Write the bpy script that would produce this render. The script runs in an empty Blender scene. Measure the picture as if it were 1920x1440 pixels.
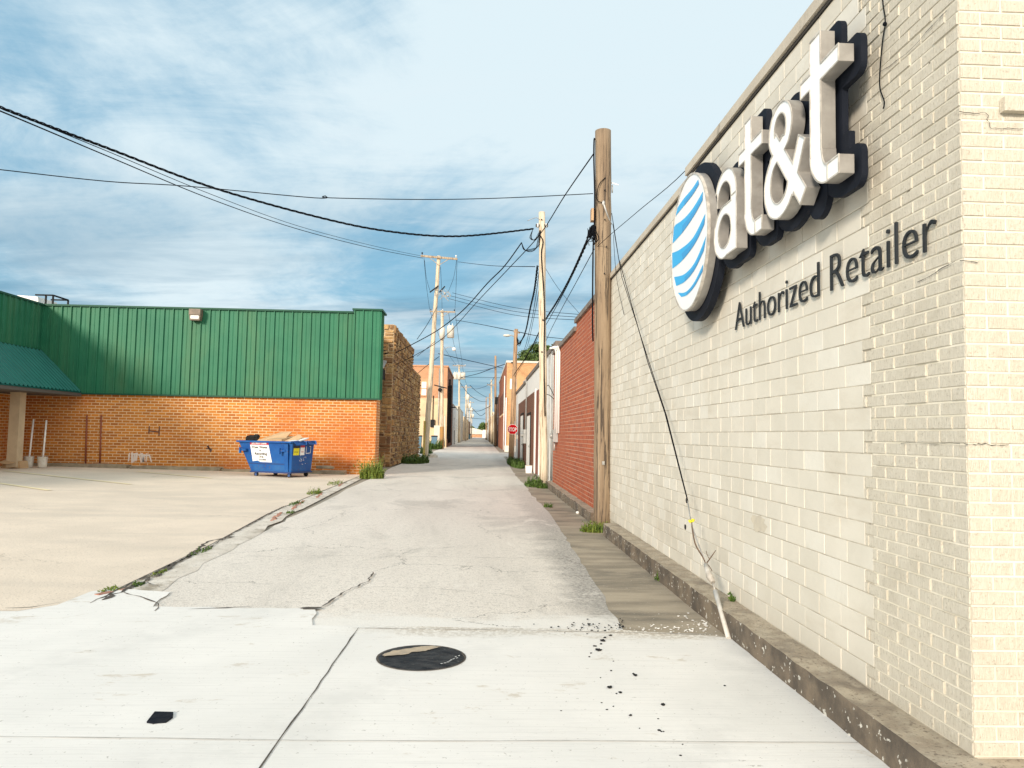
import bpy, math, random
import numpy as np
from mathutils import Vector, Matrix
random.seed(7)
S = bpy.context.scene
COL = S.collection
PI = math.pi

# ------------------------------------------------------------------ camera
FPX, CH = 1440.0, 1.6
pitch = math.atan(96/1440); roll = .018; yaw = math.atan(57/1440)
cF = Vector((math.sin(yaw)*math.cos(pitch), math.cos(yaw)*math.cos(pitch), math.sin(pitch)))
r0 = Vector((math.cos(yaw), -math.sin(yaw), 0)); u0 = r0.cross(cF)
cR = r0*math.cos(roll) + u0*math.sin(roll); cU = u0*math.cos(roll) - r0*math.sin(roll)
cO = Vector((0, 0, CH))
cam = bpy.data.cameras.new('camera'); camo = bpy.data.objects.new('camera', cam); COL.objects.link(camo)
cam.sensor_fit = 'HORIZONTAL'; cam.sensor_width = 36; cam.lens = 36*FPX/1920
cam.clip_start = .05; cam.clip_end = 5000
mw = Matrix.Identity(4)
for i in range(3):
    mw[i][0] = cR[i]; mw[i][1] = cU[i]; mw[i][2] = -cF[i]; mw[i][3] = cO[i]
camo.matrix_world = mw
S.camera = camo
S.render.resolution_x = 1024; S.render.resolution_y = 768
def ray(px, py): return cF + cR*((px-960)/FPX) - cU*((py-720)/FPX)
def onX(px, py, X): d = ray(px, py); return cO + d*(X/d.x)
def onY(px, py, Y): d = ray(px, py); return cO + d*(Y/d.y)
def onZ(px, py, Z=0.0): d = ray(px, py); return cO + d*((Z-CH)/d.z)

# ------------------------------------------------------------------ light
SUN_EL, SUN_AZ = math.radians(18), math.radians(28)      # sun behind the camera, to the left
sdir = Vector((math.sin(SUN_AZ)*math.cos(SUN_EL), math.cos(SUN_AZ)*math.cos(SUN_EL), -math.sin(SUN_EL)))
sl = bpy.data.lights.new('sun', 'SUN'); sl.energy = 2.9; sl.angle = math.radians(9); sl.color = (1, .89, .75)
so = bpy.data.objects.new('sun', sl); COL.objects.link(so)
so.rotation_euler = sdir.to_track_quat('-Z', 'Y').to_euler(); so.location = (-20, -30, 20)
S.view_settings.view_transform = 'Standard'; S.view_settings.look = 'None'
S.view_settings.exposure = 0.46; S.view_settings.gamma = 1
try: S.view_settings.use_curve_mapping = False
except Exception: pass
S.render.engine = 'CYCLES'

W = bpy.data.worlds.new('World'); S.world = W; W.use_nodes = True
def build_world():
    nt = W.node_tree; N = nt.nodes; L = nt.links
    for n in list(N): N.remove(n)
    out = N.new('ShaderNodeOutputWorld'); bg = N.new('ShaderNodeBackground'); L.new(bg.outputs[0], out.inputs[0])
    def math_(op, a, b=None, c=None, clamp=False):
        n = N.new('ShaderNodeMath'); n.operation = op; n.use_clamp = clamp
        for i, v in enumerate((a, b, c)):
            if v is None: continue
            if isinstance(v, (int, float)): n.inputs[i].default_value = v
            else: L.new(v, n.inputs[i])
        return n.outputs[0]
    def mix(f, a, b):
        n = N.new('ShaderNodeMix'); n.data_type = 'RGBA'
        for k, v in ((0, f), (6, a), (7, b)):
            if isinstance(v, (int, float)): n.inputs[k].default_value = v
            elif isinstance(v, tuple): n.inputs[k].default_value = (*v, 1)
            else: L.new(v, n.inputs[k])
        return n.outputs[2]
    def ss(x, a, b):
        n = N.new('ShaderNodeMapRange'); n.interpolation_type = 'SMOOTHSTEP'
        L.new(x, n.inputs[0]); n.inputs[1].default_value = a; n.inputs[2].default_value = b
        return n.outputs[0]
    tc = N.new('ShaderNodeTexCoord'); sp = N.new('ShaderNodeSeparateXYZ'); L.new(tc.outputs['Generated'], sp.inputs[0])
    x, y, z = sp.outputs
    zz = math_('ADD', math_('MAXIMUM', z, 0.0), .20)
    u = math_('DIVIDE', x, zz); v = math_('DIVIDE', y, zz)
    cb = N.new('ShaderNodeCombineXYZ'); L.new(u, cb.inputs[0]); L.new(v, cb.inputs[1])
    def noise(scale, detail, rough, sx=1, sy=1, off=0, rot=0, dist=0):
        m = N.new('ShaderNodeMapping'); L.new(cb.outputs[0], m.inputs[0])
        m.inputs[1].default_value = (off, off*.7, 0); m.inputs[2].default_value = (0, 0, rot); m.inputs[3].default_value = (sx, sy, 1)
        n = N.new('ShaderNodeTexNoise'); L.new(m.outputs[0], n.inputs[0]); n.inputs['Scale'].default_value = scale
        n.inputs['Detail'].default_value = detail; n.inputs['Roughness'].default_value = rough; n.inputs['Distortion'].default_value = dist
        return n.outputs[0]
    sky = N.new('ShaderNodeTexSky'); sky.sky_type = 'NISHITA'; sky.sun_disc = False
    sky.sun_elevation = SUN_EL; sky.sun_rotation = SUN_AZ + PI; sky.air_density = 1.2; sky.dust_density = .6; sky.ozone_density = 2
    sc = N.new('ShaderNodeVectorMath'); sc.operation = 'SCALE'; L.new(sky.outputs[0], sc.inputs[0]); sc.inputs[3].default_value = .10
    nis = sc.outputs[0]
    # clear gaps: pale cyan blue over the alley
    blue = mix(.78, nis, (.165, .37, .52))
    # cloud veil
    n1 = noise(.95, 10, .62, 1, .8, 3.1, .45, .5)
    n2 = noise(2.8, 10, .68, .6, 1.3, 7.7, .5, .8)
    n3 = noise(.42, 3, .5, 1, 1, 1.3, 0, 0)
    nn = math_('ADD', math_('MULTIPLY', n1, .62), math_('ADD', math_('MULTIPLY', n2, .22), math_('MULTIPLY', n3, .25)))
    # higher and to the right the veil is thicker and paler
    az = math_('DIVIDE', x, math_('ADD', math_('ABSOLUTE', y), .2))
    right = ss(az, -.28, .16)
    high = ss(z, .02, .42)
    thick = math_('ADD', nn, math_('MULTIPLY', math_('MULTIPLY', right, high), .22))
    veil = ss(thick, .475, .665)
    c1 = mix(veil, blue, (.55, .65, .695))
    # grey-blue undersides low in the sky
    low = math_('MULTIPLY', math_('SUBTRACT', 1.0, ss(z, .10, .36)), ss(noise(1.5, 8, .6, .5, 1.4, 5.2, .1, .4), .40, .62))
    c2 = mix(math_('MULTIPLY', low, .8), c1, (.135, .265, .37))
    # pale streaks
    st = math_('MULTIPLY', ss(noise(2.1, 10, .66, .45, 1.2, 12.4, -.3, .9), .53, .72), math_('SUBTRACT', 1.0, ss(z, .30, .55)))
    c3 = mix(math_('MULTIPLY', st, .42), c2, (.58, .65, .69))
    # pale band right at the horizon
    c4 = mix(math_('MULTIPLY', math_('SUBTRACT', 1.0, ss(z, .0, .07)), .55), c3, (.42, .53, .61))
    # the half of the sky behind the camera, round the low sun, is brighter and warmer
    back = ss(math_('MULTIPLY', y, -1.0), -.05, .8)
    c5 = mix(math_('MULTIPLY', back, .9), c4, (1.18, 1.10, .98))
    L.new(c5, bg.inputs[0]); bg.inputs[1].default_value = 1.0
build_world()

# ------------------------------------------------------------------ mesh helper
class MB:
    def __init__(s): s.v = []; s.f = []; s.m = []; s.sm = []
    def add(s, vs, fs, mi=0, smooth=False):
        o = len(s.v); s.v += [tuple(p) for p in vs]
        for f in fs: s.f.append(tuple(i+o for i in f)); s.m.append(mi); s.sm.append(smooth)
        return s
    def box(s, x0, x1, y0, y1, z0, z1, mi=0):
        return s.add([(x0,y0,z0),(x1,y0,z0),(x1,y1,z0),(x0,y1,z0),(x0,y0,z1),(x1,y0,z1),(x1,y1,z1),(x0,y1,z1)],
                     [(0,3,2,1),(4,5,6,7),(0,1,5,4),(1,2,6,5),(2,3,7,6),(3,0,4,7)], mi)
    def obox(s, c, ax, ay, az, mi=0):
        c = Vector(c); ax = Vector(ax); ay = Vector(ay); az = Vector(az)
        vs = [c+ax*i+ay*j+az*k for k in (-1,1) for (i,j) in ((-1,-1),(1,-1),(1,1),(-1,1))]
        return s.add(vs, [(0,3,2,1),(4,5,6,7),(0,1,5,4),(1,2,6,5),(2,3,7,6),(3,0,4,7)], mi)
    def bar(s, a, b, w, h, mi=0):
        a = Vector(a); b = Vector(b); d = b-a; t = d.normalized()
        n = t.cross(Vector((0,0,1)));
        if n.length < .01: n = Vector((1,0,0))
        n.normalize(); q = n.cross(t)
        return s.obox((a+b)/2, d/2, n*w/2, q*h/2, mi)
    def tube(s, pts, r, n=8, mi=0, cap=True):
        pts = [Vector(p) for p in pts]; k = len(pts)
        if not hasattr(r, '__len__'): r = [r]*k
        vs = []; up = None
        for i, p in enumerate(pts):
            t = (pts[min(i+1,k-1)]-pts[max(i-1,0)]).normalized()
            if up is None:
                up = Vector((0,0,1)) if abs(t.z) < .9 else Vector((0,1,0))
            a = t.cross(up).normalized(); b = a.cross(t).normalized(); up = b
            for j in range(n):
                q = 2*PI*j/n; vs.append(p + (a*math.cos(q)+b*math.sin(q))*r[i])
        fs = [(i*n+j, i*n+(j+1)%n, (i+1)*n+(j+1)%n, (i+1)*n+j) for i in range(k-1) for j in range(n)]
        s.add(vs, fs, mi, True)
        if cap:
            o = len(s.v)-len(vs)
            s.f.append(tuple(o+j for j in range(n-1,-1,-1))); s.m.append(mi); s.sm.append(False)
            s.f.append(tuple(o+(k-1)*n+j for j in range(n))); s.m.append(mi); s.sm.append(False)
        return s
    def cyl(s, a, b, r0, r1=None, n=16, mi=0): return s.tube([a, b], [r0, r0 if r1 is None else r1], n, mi)
    def prism(s, poly, fn, d0, d1, mi=0):
        """poly: ccw 2-D outline; fn(u, v, d) -> 3-D point"""
        n = len(poly); vs = [fn(u,v,d0) for u,v in poly]+[fn(u,v,d1) for u,v in poly]
        return s.add(vs, [tuple(range(n-1,-1,-1)), tuple(range(n,2*n))]+[(i,(i+1)%n,(i+1)%n+n,i+n) for i in range(n)], mi)
    def sphere(s, c, rx, ry, rz, nu=10, nv=7, mi=0, jit=0, rnd=random):
        c = Vector(c); vs = [c+Vector((0,0,-rz))]
        for i in range(1, nv):
            a = -PI/2+PI*i/nv
            for j in range(nu):
                b = 2*PI*j/nu; k = 1+rnd.uniform(-jit,jit)
                vs.append(c+Vector((rx*math.cos(a)*math.cos(b)*k, ry*math.cos(a)*math.sin(b)*k, rz*math.sin(a)*k)))
        vs.append(c+Vector((0,0,rz))); fs = []
        for j in range(nu):
            fs.append((0, 1+(j+1)%nu, 1+j)); e = len(vs)-1; b = 1+(nv-2)*nu
            fs.append((e, b+j, b+(j+1)%nu))
            for i in range(nv-2):
                o = 1+i*nu; fs.append((o+j, o+(j+1)%nu, o+nu+(j+1)%nu, o+nu+j))
        return s.add(vs, fs, mi, jit == 0)
    def build(s, name, mats, parent=None, loc=(0,0,0), world=True, rotz=0):
        me = bpy.data.meshes.new(name)
        off = Vector(loc)
        if parent is not None and world: off = wloc(parent)
        if world:
            vs = [tuple(Vector(p)-off) for p in s.v]
        else: vs = s.v
        me.from_pydata(vs, [], s.f)
        if not isinstance(mats, (list, tuple)): mats = [mats]
        for m in mats: me.materials.append(m)
        me.polygons.foreach_set('material_index', s.m); me.polygons.foreach_set('use_smooth', s.sm)
        me.update()
        o = bpy.data.objects.new(name, me); COL.objects.link(o)
        if parent is None: o.location = off; o.rotation_euler.z = rotz
        else: o.parent = parent
        return o
def wloc(o):
    v = Vector((0,0,0))
    while o is not None: v += o.location; o = o.parent
    return v
def tag(o, label, cat, group=None, kind=None):
    o['label'] = label; o['category'] = cat
    if group: o['group'] = group
    if kind: o['kind'] = kind
    return o
def empty(name, loc, label, cat, group=None, rz=0):
    o = bpy.data.objects.new(name, None); COL.objects.link(o); o.location = loc; o.rotation_euler.z = rz
    o.empty_display_size = .2
    return tag(o, label, cat, group)
def struct(o): o['kind'] = 'structure'; return o

# ------------------------------------------------------------------ materials
def nodes(name):
    m = bpy.data.materials.new(name); m.use_nodes = True; nt = m.node_tree
    b = nt.nodes['Principled BSDF']
    return m, nt.nodes, nt.links, b
def mixc(N, L, f, a, b, mode='MIX'):
    n = N.new('ShaderNodeMix'); n.data_type = 'RGBA'; n.blend_type = mode; n.clamp_factor = True
    for k, v in ((0, f), (6, a), (7, b)):
        if isinstance(v, (int, float)): n.inputs[k].default_value = v
        elif isinstance(v, tuple): n.inputs[k].default_value = (*v[:3], 1)
        else: L.new(v, n.inputs[k])
    return n.outputs[2]
def rng(N, L, x, a, b, c=0, d=1, smooth=True):
    n = N.new('ShaderNodeMapRange'); n.interpolation_type = 'SMOOTHSTEP' if smooth else 'LINEAR'
    L.new(x, n.inputs[0])
    for i, v in enumerate((a, b, c, d)): n.inputs[i+1].default_value = v
    return n.outputs[0]
def ntex(N, L, co, scale, detail=4, rough=.55, st=(1,1,1), dist=0, off=(0,0,0)):
    m = N.new('ShaderNodeMapping'); L.new(co, m.inputs[0]); m.inputs[3].default_value = st; m.inputs[1].default_value = off
    n = N.new('ShaderNodeTexNoise'); L.new(m.outputs[0], n.inputs[0]); n.inputs['Scale'].default_value = scale
    n.inputs['Detail'].default_value = detail; n.inputs['Roughness'].default_value = rough; n.inputs['Distortion'].default_value = dist
    return n.outputs[0]
def cracklayer(N, L, tc, col, sc, *c, w=.006, lo=.50, hi=.60):
    # fine wandering cracks: distorted cell borders, kept only in patches
    n = N.new('ShaderNodeTexNoise'); L.new(tc, n.inputs[0]); n.inputs['Scale'].default_value = 1.7; n.inputs['Detail'].default_value = 8; n.inputs['Roughness'].default_value = .62
    vm = N.new('ShaderNodeVectorMath'); vm.operation = 'MULTIPLY_ADD'; L.new(n.outputs[1], vm.inputs[0]); vm.inputs[1].default_value = (.9,.9,.9); L.new(tc, vm.inputs[2])
    v = N.new('ShaderNodeTexVoronoi'); v.feature = 'DISTANCE_TO_EDGE'; v.inputs['Scale'].default_value = sc; L.new(vm.outputs[0], v.inputs[0])
    f = rng(N, L, v.outputs['Distance'], w*sc*.35, w*sc*1.1, 1, 0)
    m_ = rng(N, L, ntex(N, L, tc, .45, 3, .5, (1,1,1), 0, (31,7,2)), lo, hi, 0, .85)
    mu = N.new('ShaderNodeMath'); mu.operation = 'MULTIPLY'; L.new(f, mu.inputs[0]); L.new(m_, mu.inputs[1])
    return mixc(N, L, mu.outputs[0], col, tuple(c[:3]))
def mat(name, c, c2=None, scale=2, rough=.8, bump=0, bscale=None, st=(1,1,1), metal=0, lo=.35, hi=.65, spec=.5,
        speck=None, sscale=60, slo=.62, shi=.72, dirt=None, dscale=.8, dlo=.5, dhi=.75, dst=(1,1,1), dist=0, samt=1, cracks=None):
    m, N, L, b = nodes(name)
    tc = N.new('ShaderNodeTexCoord').outputs['Object']
    col = c
    if c2 is not None:
        col = mixc(N, L, rng(N, L, ntex(N, L, tc, scale, 6, .6, st, dist), lo, hi), c, c2)
    if dirt is not None:
        col = mixc(N, L, rng(N, L, ntex(N, L, tc, dscale, 7, .65, dst, .3, (3,5,1)), dlo, dhi), col, dirt)
    if speck is not None:
        col = mixc(N, L, rng(N, L, ntex(N, L, tc, sscale, 3, .6, (1,1,1), 0, (1,2,3)), slo, shi, 0, samt), col, speck)
    if cracks is not None: col = cracklayer(N, L, tc, col, *cracks)
    if isinstance(col, tuple): b.inputs['Base Color'].default_value = (*col, 1)
    else: L.new(col, b.inputs['Base Color'])
    b.inputs['Roughness'].default_value = rough; b.inputs['Metallic'].default_value = metal
    b.inputs['Specular IOR Level'].default_value = spec
    if bump:
        bn = N.new('ShaderNodeBump'); bn.inputs['Strength'].default_value = 1; bn.inputs['Distance'].default_value = bump
        L.new(ntex(N, L, tc, bscale or scale, 6, .65, st), bn.inputs['Height']); L.new(bn.outputs[0], b.inputs['Normal'])
    return m
def brickmat(name, axis, c1, c2, mortar, bw, rh, ms, tint=None, rough=.85, bump=.006, bias=0, tsc=.5, tlo=.45, thi=.7, off=(0,0,0), smooth=.1, white=None, squash=1):
    m, N, L, b = nodes(name)
    tc = N.new('ShaderNodeTexCoord').outputs['Object']; sp = N.new('ShaderNodeSeparateXYZ'); L.new(tc, sp.inputs[0])
    cb = N.new('ShaderNodeCombineXYZ'); L.new(sp.outputs[0 if axis == 'x' else 1], cb.inputs[0]); L.new(sp.outputs[2], cb.inputs[1])
    # slight waviness
    t = N.new('ShaderNodeTexBrick'); mp = N.new('ShaderNodeMapping'); L.new(cb.outputs[0], mp.inputs[0]); mp.inputs[1].default_value = off
    L.new(mp.outputs[0], t.inputs[0])
    t.inputs['Scale'].default_value = 1; t.inputs['Brick Width'].default_value = bw; t.inputs['Row Height'].default_value = rh
    t.inputs['Mortar Size'].default_value = ms; t.inputs['Mortar Smooth'].default_value = smooth; t.inputs['Bias'].default_value = bias
    t.inputs['Color1'].default_value = (*c1,1); t.inputs['Color2'].default_value = (*c2,1); t.inputs['Mortar'].default_value = (*mortar,1)
    col = t.outputs[0]
    col = mixc(N, L, rng(N, L, ntex(N, L, tc, 30, 4, .6), .3, .75, 0, .35), col, (c1[0]*.4, c1[1]*.4, c1[2]*.4))
    if tint is not None: col = mixc(N, L, rng(N, L, ntex(N, L, tc, tsc, 6, .6, (1,1,1), .4), tlo, thi, 0, .7), col, tint)
    if white is not None: col = mixc(N, L, rng(N, L, ntex(N, L, tc, 1.4, 7, .7, (1,1,1), .5, (9,2,4)), .62, .72, 0, .6), col, white)
    L.new(col, b.inputs['Base Color']); b.inputs['Roughness'].default_value = rough
    bn = N.new('ShaderNodeBump'); bn.inputs['Distance'].default_value = bump; bn.invert = True
    L.new(t.outputs['Fac'], bn.inputs['Height'])
    bn2 = N.new('ShaderNodeBump'); bn2.inputs['Distance'].default_value = .003; L.new(ntex(N, L, tc, 40, 5, .6), bn2.inputs['Height'])
    L.new(bn.outputs[0], bn2.inputs['Normal']); L.new(bn2.outputs[0], b.inputs['Normal'])
    return m

M = {}
def asphalt():
    m, N, L, b = nodes('aged_asphalt')
    tc = N.new('ShaderNodeTexCoord').outputs['Object']
    col = mixc(N, L, rng(N, L, ntex(N, L, tc, .35, 6, .6, (1,.35,1), .5), .35, .68), (.80,.735,.655), (.67,.61,.54))
    col = mixc(N, L, rng(N, L, ntex(N, L, tc, 1.1, 7, .65, (1.4,.25,1), .3, (4,1,0)), .52, .75, 0, .5), col, (.50,.46,.41))
    col = mixc(N, L, rng(N, L, ntex(N, L, tc, 46, 3, .7), .50, .62, 0, .5), col, (.32,.29,.26))
    col = mixc(N, L, rng(N, L, ntex(N, L, tc, 13, 6, .8, (1,1,1), 0, (8,5,5)), .50, .62, 0, .42), col, (.36,.325,.285))
    col = mixc(N, L, rng(N, L, ntex(N, L, tc, 70, 2, .6, (1,1,1), 0, (5,5,5)), .54, .64, 0, .6), col, (.92,.86,.78))
    sp = N.new('ShaderNodeSeparateXYZ'); L.new(tc, sp.inputs[0])
    def ma(v, k, base):
        ad = N.new('ShaderNodeMath'); ad.operation = 'MULTIPLY_ADD'; L.new(v, ad.inputs[0]); ad.inputs[1].default_value = k; L.new(base, ad.inputs[2]); return ad.outputs[0]
    # worn dark aggregate along the right margin, near end
    e1 = rng(N, L, ma(ntex(N, L, tc, 1.1, 8, .7), 1.1, sp.outputs[0]), 1.25, 1.75, 0, .75)
    near = rng(N, L, sp.outputs[1], 9, 24, 1, .3)
    mm = N.new('ShaderNodeMath'); mm.operation = 'MULTIPLY'; L.new(e1, mm.inputs[0]); L.new(near, mm.inputs[1])
    agg = mixc(N, L, rng(N, L, ntex(N, L, tc, 24, 4, .7, (1,1,1), 0, (2,9,4)), .42, .58), (.15,.14,.13), (.42,.39,.35))
    col = mixc(N, L, mm.outputs[0], col, agg)
    # rough darker patches in the middle distance and left
    p1 = rng(N, L, ntex(N, L, tc, .55, 8, .68, (1,.5,1), .6, (14,3,0)), .52, .66, 0, .42)
    col = mixc(N, L, p1, col, mixc(N, L, rng(N, L, ntex(N, L, tc, 30, 4, .7, (1,1,1), 0, (7,9,4)), .42, .60), (.22,.205,.185), (.56,.52,.46)))
    # white slurry spread over the near edge from the apron
    sl_ = rng(N, L, ma(ntex(N, L, tc, 2.2, 9, .72, (1,1.6,1), .4, (1,4,8)), -1.3, sp.outputs[1]), 6.02, 6.45, .8, 0)
    col = mixc(N, L, sl_, col, (.80,.77,.72))
    col = mixc(N, L, rng(N, L, ntex(N, L, tc, 1.6, 9, .75, (1,.35,1), .5, (21,4,8)), .60, .68, 0, .6), col, (.80,.75,.68))
    col = cracklayer(N, L, tc, col, .42, .13, .115, .10, w=.007, lo=.46, hi=.52)
    L.new(col, b.inputs['Base Color']); b.inputs['Roughness'].default_value = .9
    bn = N.new('ShaderNodeBump'); bn.inputs['Distance'].default_value = .008; L.new(ntex(N, L, tc, 40, 4, .7), bn.inputs['Height']); L.new(bn.outputs[0], b.inputs['Normal'])
    return m
def white_concrete():
    m, N, L, b = nodes('brushed_white_concrete')
    tc = N.new('ShaderNodeTexCoord').outputs['Object']
    col = mixc(N, L, rng(N, L, ntex(N, L, tc, .7, 6, .6, (1,1,1), .4), .35, .7), (.84,.81,.765), (.76,.735,.695))
    col = mixc(N, L, rng(N, L, ntex(N, L, tc, 5, 5, .7, (.25,9,1)), .48, .70, 0, .55), col, (.66,.635,.60))
    col = mixc(N, L, rng(N, L, ntex(N, L, tc, 1.3, 8, .7, (1,1.8,1), .4, (2,7,0)), .60, .665, 0, .8), col, (.58,.51,.42))
    col = mixc(N, L, rng(N, L, ntex(N, L, tc, 55, 3, .6), .66, .74, 0, .6), col, (.45,.42,.38))
    sp = N.new('ShaderNodeSeparateXYZ'); L.new(tc, sp.inputs[0])
    def ma(v, k, base):
        ad = N.new('ShaderNodeMath'); ad.operation = 'MULTIPLY_ADD'; L.new(v, ad.inputs[0]); ad.inputs[1].default_value = k; L.new(base, ad.inputs[2]); return ad.outputs[0]
    # sandy grit washed onto the far edge of the slab
    e = rng(N, L, ma(ntex(N, L, tc, 2.6, 9, .74, (.7,1.6,1), .5, (5,5,1)), .9, sp.outputs[1]), 6.55, 6.8, 0, .85)
    xr = rng(N, L, sp.outputs[0], -1.3, -.2, 0, 1); mu = N.new('ShaderNodeMath'); mu.operation = 'MULTIPLY'; L.new(e, mu.inputs[0]); L.new(xr, mu.inputs[1])
    grit = mixc(N, L, rng(N, L, ntex(N, L, tc, 30, 4, .7), .45, .58), (.45,.38,.29), (.78,.73,.65))
    col = mixc(N, L, mu.outputs[0], col, grit)
    # large soft tone changes, tyre dust in diagonal bands
    col = mixc(N, L, rng(N, L, ntex(N, L, tc, .5, 5, .55, (1.6,.5,1), .3, (6,1,0)), .40, .75, 0, .5), col, (.70,.68,.64))
    wv = N.new('ShaderNodeTexWave'); wm = N.new('ShaderNodeMapping'); L.new(tc, wm.inputs[0]); wm.inputs[2].default_value = (0,0,.5); L.new(wm.outputs[0], wv.inputs[0]); wv.inputs['Scale'].default_value = .16; wv.inputs['Distortion'].default_value = 2.5; wv.inputs['Detail'].default_value = 3
    tm = N.new('ShaderNodeMath'); tm.operation = 'MULTIPLY'; L.new(rng(N, L, wv.outputs['Fac'], .72, 1, 0, 1), tm.inputs[0]); L.new(rng(N, L, ntex(N, L, tc, 3, 6, .7, (1,1,1), 0, (2,2,9)), .35, .7, 0, .45), tm.inputs[1])
    col = mixc(N, L, tm.outputs[0], col, (.62,.60,.565))
    # pores
    col = mixc(N, L, rng(N, L, ntex(N, L, tc, 34, 3, .6, (1,1,1), 0, (3,3,3)), .67, .72, 0, .7), col, (.38,.35,.31))
    L.new(col, b.inputs['Base Color']); b.inputs['Roughness'].default_value = .75
    bn = N.new('ShaderNodeBump'); bn.inputs['Distance'].default_value = .0025; L.new(ntex(N, L, tc, 14, 5, .7, (.3,8,1)), bn.inputs['Height']); L.new(bn.outputs[0], b.inputs['Normal'])
    return m
M['asphalt'] = asphalt(); M['concrete'] = white_concrete()
M['lot'] = mat('tan_concrete', (.80,.68,.55), (.71,.605,.49), .7, .9, .006, 30, speck=(.33,.28,.22), sscale=50, slo=.55, shi=.72, dirt=(.64,.55,.45), dscale=.35, dst=(.5,1.6,1), dlo=.48, dhi=.7, samt=.7, cracks=(.25,.30,.25,.19))
M['dirt'] = mat('ground_dirt', (.36,.30,.23), (.28,.25,.20), .3, .95, .01, 12)
M['gutter'] = mat('stained_concrete', (.42,.35,.26), (.25,.21,.155), 1.4, .8, .004, 25, st=(.5,1.6,1), dirt=(.15,.13,.10), dscale=1.1, dst=(.6,1.5,1), dlo=.50, dhi=.72, speck=(.5,.45,.38), sscale=45, slo=.63, shi=.72)
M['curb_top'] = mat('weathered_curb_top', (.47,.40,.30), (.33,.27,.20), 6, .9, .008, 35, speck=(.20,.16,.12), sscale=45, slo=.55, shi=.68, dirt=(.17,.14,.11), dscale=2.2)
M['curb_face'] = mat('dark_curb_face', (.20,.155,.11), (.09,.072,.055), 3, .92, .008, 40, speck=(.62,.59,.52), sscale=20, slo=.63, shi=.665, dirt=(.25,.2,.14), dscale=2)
M['strip'] = mat('broken_concrete', (.74,.68,.60), (.60,.54,.46), 2.2, .9, .015, 16, speck=(.2,.18,.16), sscale=30, slo=.58, dirt=(.36,.31,.24), dscale=2.2, dlo=.52, dhi=.66, cracks=(2.2,.14,.12,.09))
M['crack'] = mat('crack_dark', (.05,.042,.035), (.10,.085,.07), 12, 1)
M['joint'] = mat('joint_dark', (.28,.26,.235), (.50,.47,.43), 5, 1)
M['rubble'] = mat('red_brick_rubble', (.34,.13,.085), (.42,.25,.19), 6, .9, .01, 25)
M['tar'] = mat('black_tar', (.010,.013,.018), (.05,.052,.055), 7, .75, .03, 14, spec=.25, st=(1,2.5,1), speck=(.16,.15,.14), sscale=55, slo=.66, shi=.72)
M['tarpatch'] = mat('black_patch', (.008,.011,.018), (.018,.02,.026), 20, .85, .006, 60, spec=.1)
M['sandy'] = mat('sand_smear', (.52,.42,.30), (.40,.33,.25), 14, .95, .01, 40)
M['cmu'] = mat('cream_painted_block', (.69,.645,.555), (.63,.59,.505), 1.3, .7, .0022, 45, dirt=(.56,.505,.41), dscale=1.4, dst=(1,.5,1.6), dlo=.5, dhi=.78, speck=(.45,.40,.32), sscale=24, slo=.74, shi=.80)
M['cmu_b'] = mat('cream_block_lighter', (.72,.685,.605), (.67,.635,.555), 2.3, .7, .0022, 45, dirt=(.60,.55,.45), dscale=2.2, dlo=.55, dhi=.8)
M['cmu_c'] = mat('cream_block_greyer', (.655,.615,.53), (.61,.57,.485), 2.3, .7, .0022, 45)
M['mortar'] = mat('cream_mortar_shaded', (.60,.55,.45), (.42,.375,.30), 4, .85, .002, 60, speck=(.22,.19,.15), sscale=10, slo=.66, shi=.72)  # mortar darkened and flecked so shadow under the block courses is in its colour
M['quoin'] = mat('cream_wirecut_brick', (.73,.675,.565), (.65,.595,.485), 26, .78, .010, 60, st=(4,4,.7), speck=(.40,.34,.25), sscale=60, slo=.57, shi=.70, dirt=(.60,.545,.44), dscale=3, samt=.5)
M['quoin_mortar'] = mat('painted_mortar', (.76,.71,.60), (.69,.64,.52), 5, .8, .002, 60, speck=(.2,.17,.13), sscale=9, slo=.70, shi=.74)
M['cap'] = mat('coping_beige', (.56,.50,.41), (.48,.42,.34), 2, .8, .003, 30, dirt=(.2,.17,.13), dscale=1.5, dlo=.6)
M['cap_gap'] = mat('gap_shadow_line', (.05,.045,.04), rough=1)
M['sign_white'] = mat('sign_white_acrylic', (.90,.90,.885), (.88,.88,.865), 3, .28)
M['sign_side'] = mat('sign_metal_return', (.42,.40,.37), (.33,.31,.285), 5, .38, .001, 20, metal=.35, dirt=(.24,.21,.18), dscale=4)
M['sign_back'] = mat('sign_navy_backing', (.009,.012,.020), (.013,.016,.025), 3, .7, spec=.15)
M['sign_trim'] = mat('sign_trim_cap', (.60,.56,.50), (.35,.32,.28), 9, .5)
M['blue_a'] = mat('sign_cyan', (.003,.40,.80), rough=.3); M['blue_b'] = mat('sign_cyan_deep', (.006,.30,.66), rough=.3)
M['auth'] = mat('letters_charcoal', (.022,.026,.03), (.032,.036,.04), 6, .7, spec=.15)
M['redwall'] = brickmat('red_brick_wall', 'y', (.50,.12,.042), (.33,.07,.03), (.60,.38,.27), .28, .0905, .0075, tint=(.40,.11,.05), white=(.52,.30,.22))
M['redwall_x'] = brickmat('red_brick_front', 'x', (.36,.075,.035), (.27,.055,.03), (.50,.30,.20), .305, .105, .008, tint=(.40,.11,.05))
M['redcap'] = mat('dark_stone_cap', (.16,.13,.11), (.24,.2,.17), 5, .9, .006, 20)
OB = dict(c1=(.70,.255,.035), c2=(.44,.135,.022), mortar=(.84,.66,.40), bw=.29, rh=.106, ms=.0125, tint=(.50,.12,.018), tsc=.3)
M['orange_x'] = brickmat('orange_brick_facade', 'x', **OB); M['orange_y'] = brickmat('orange_brick_return', 'y', **OB)
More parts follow.
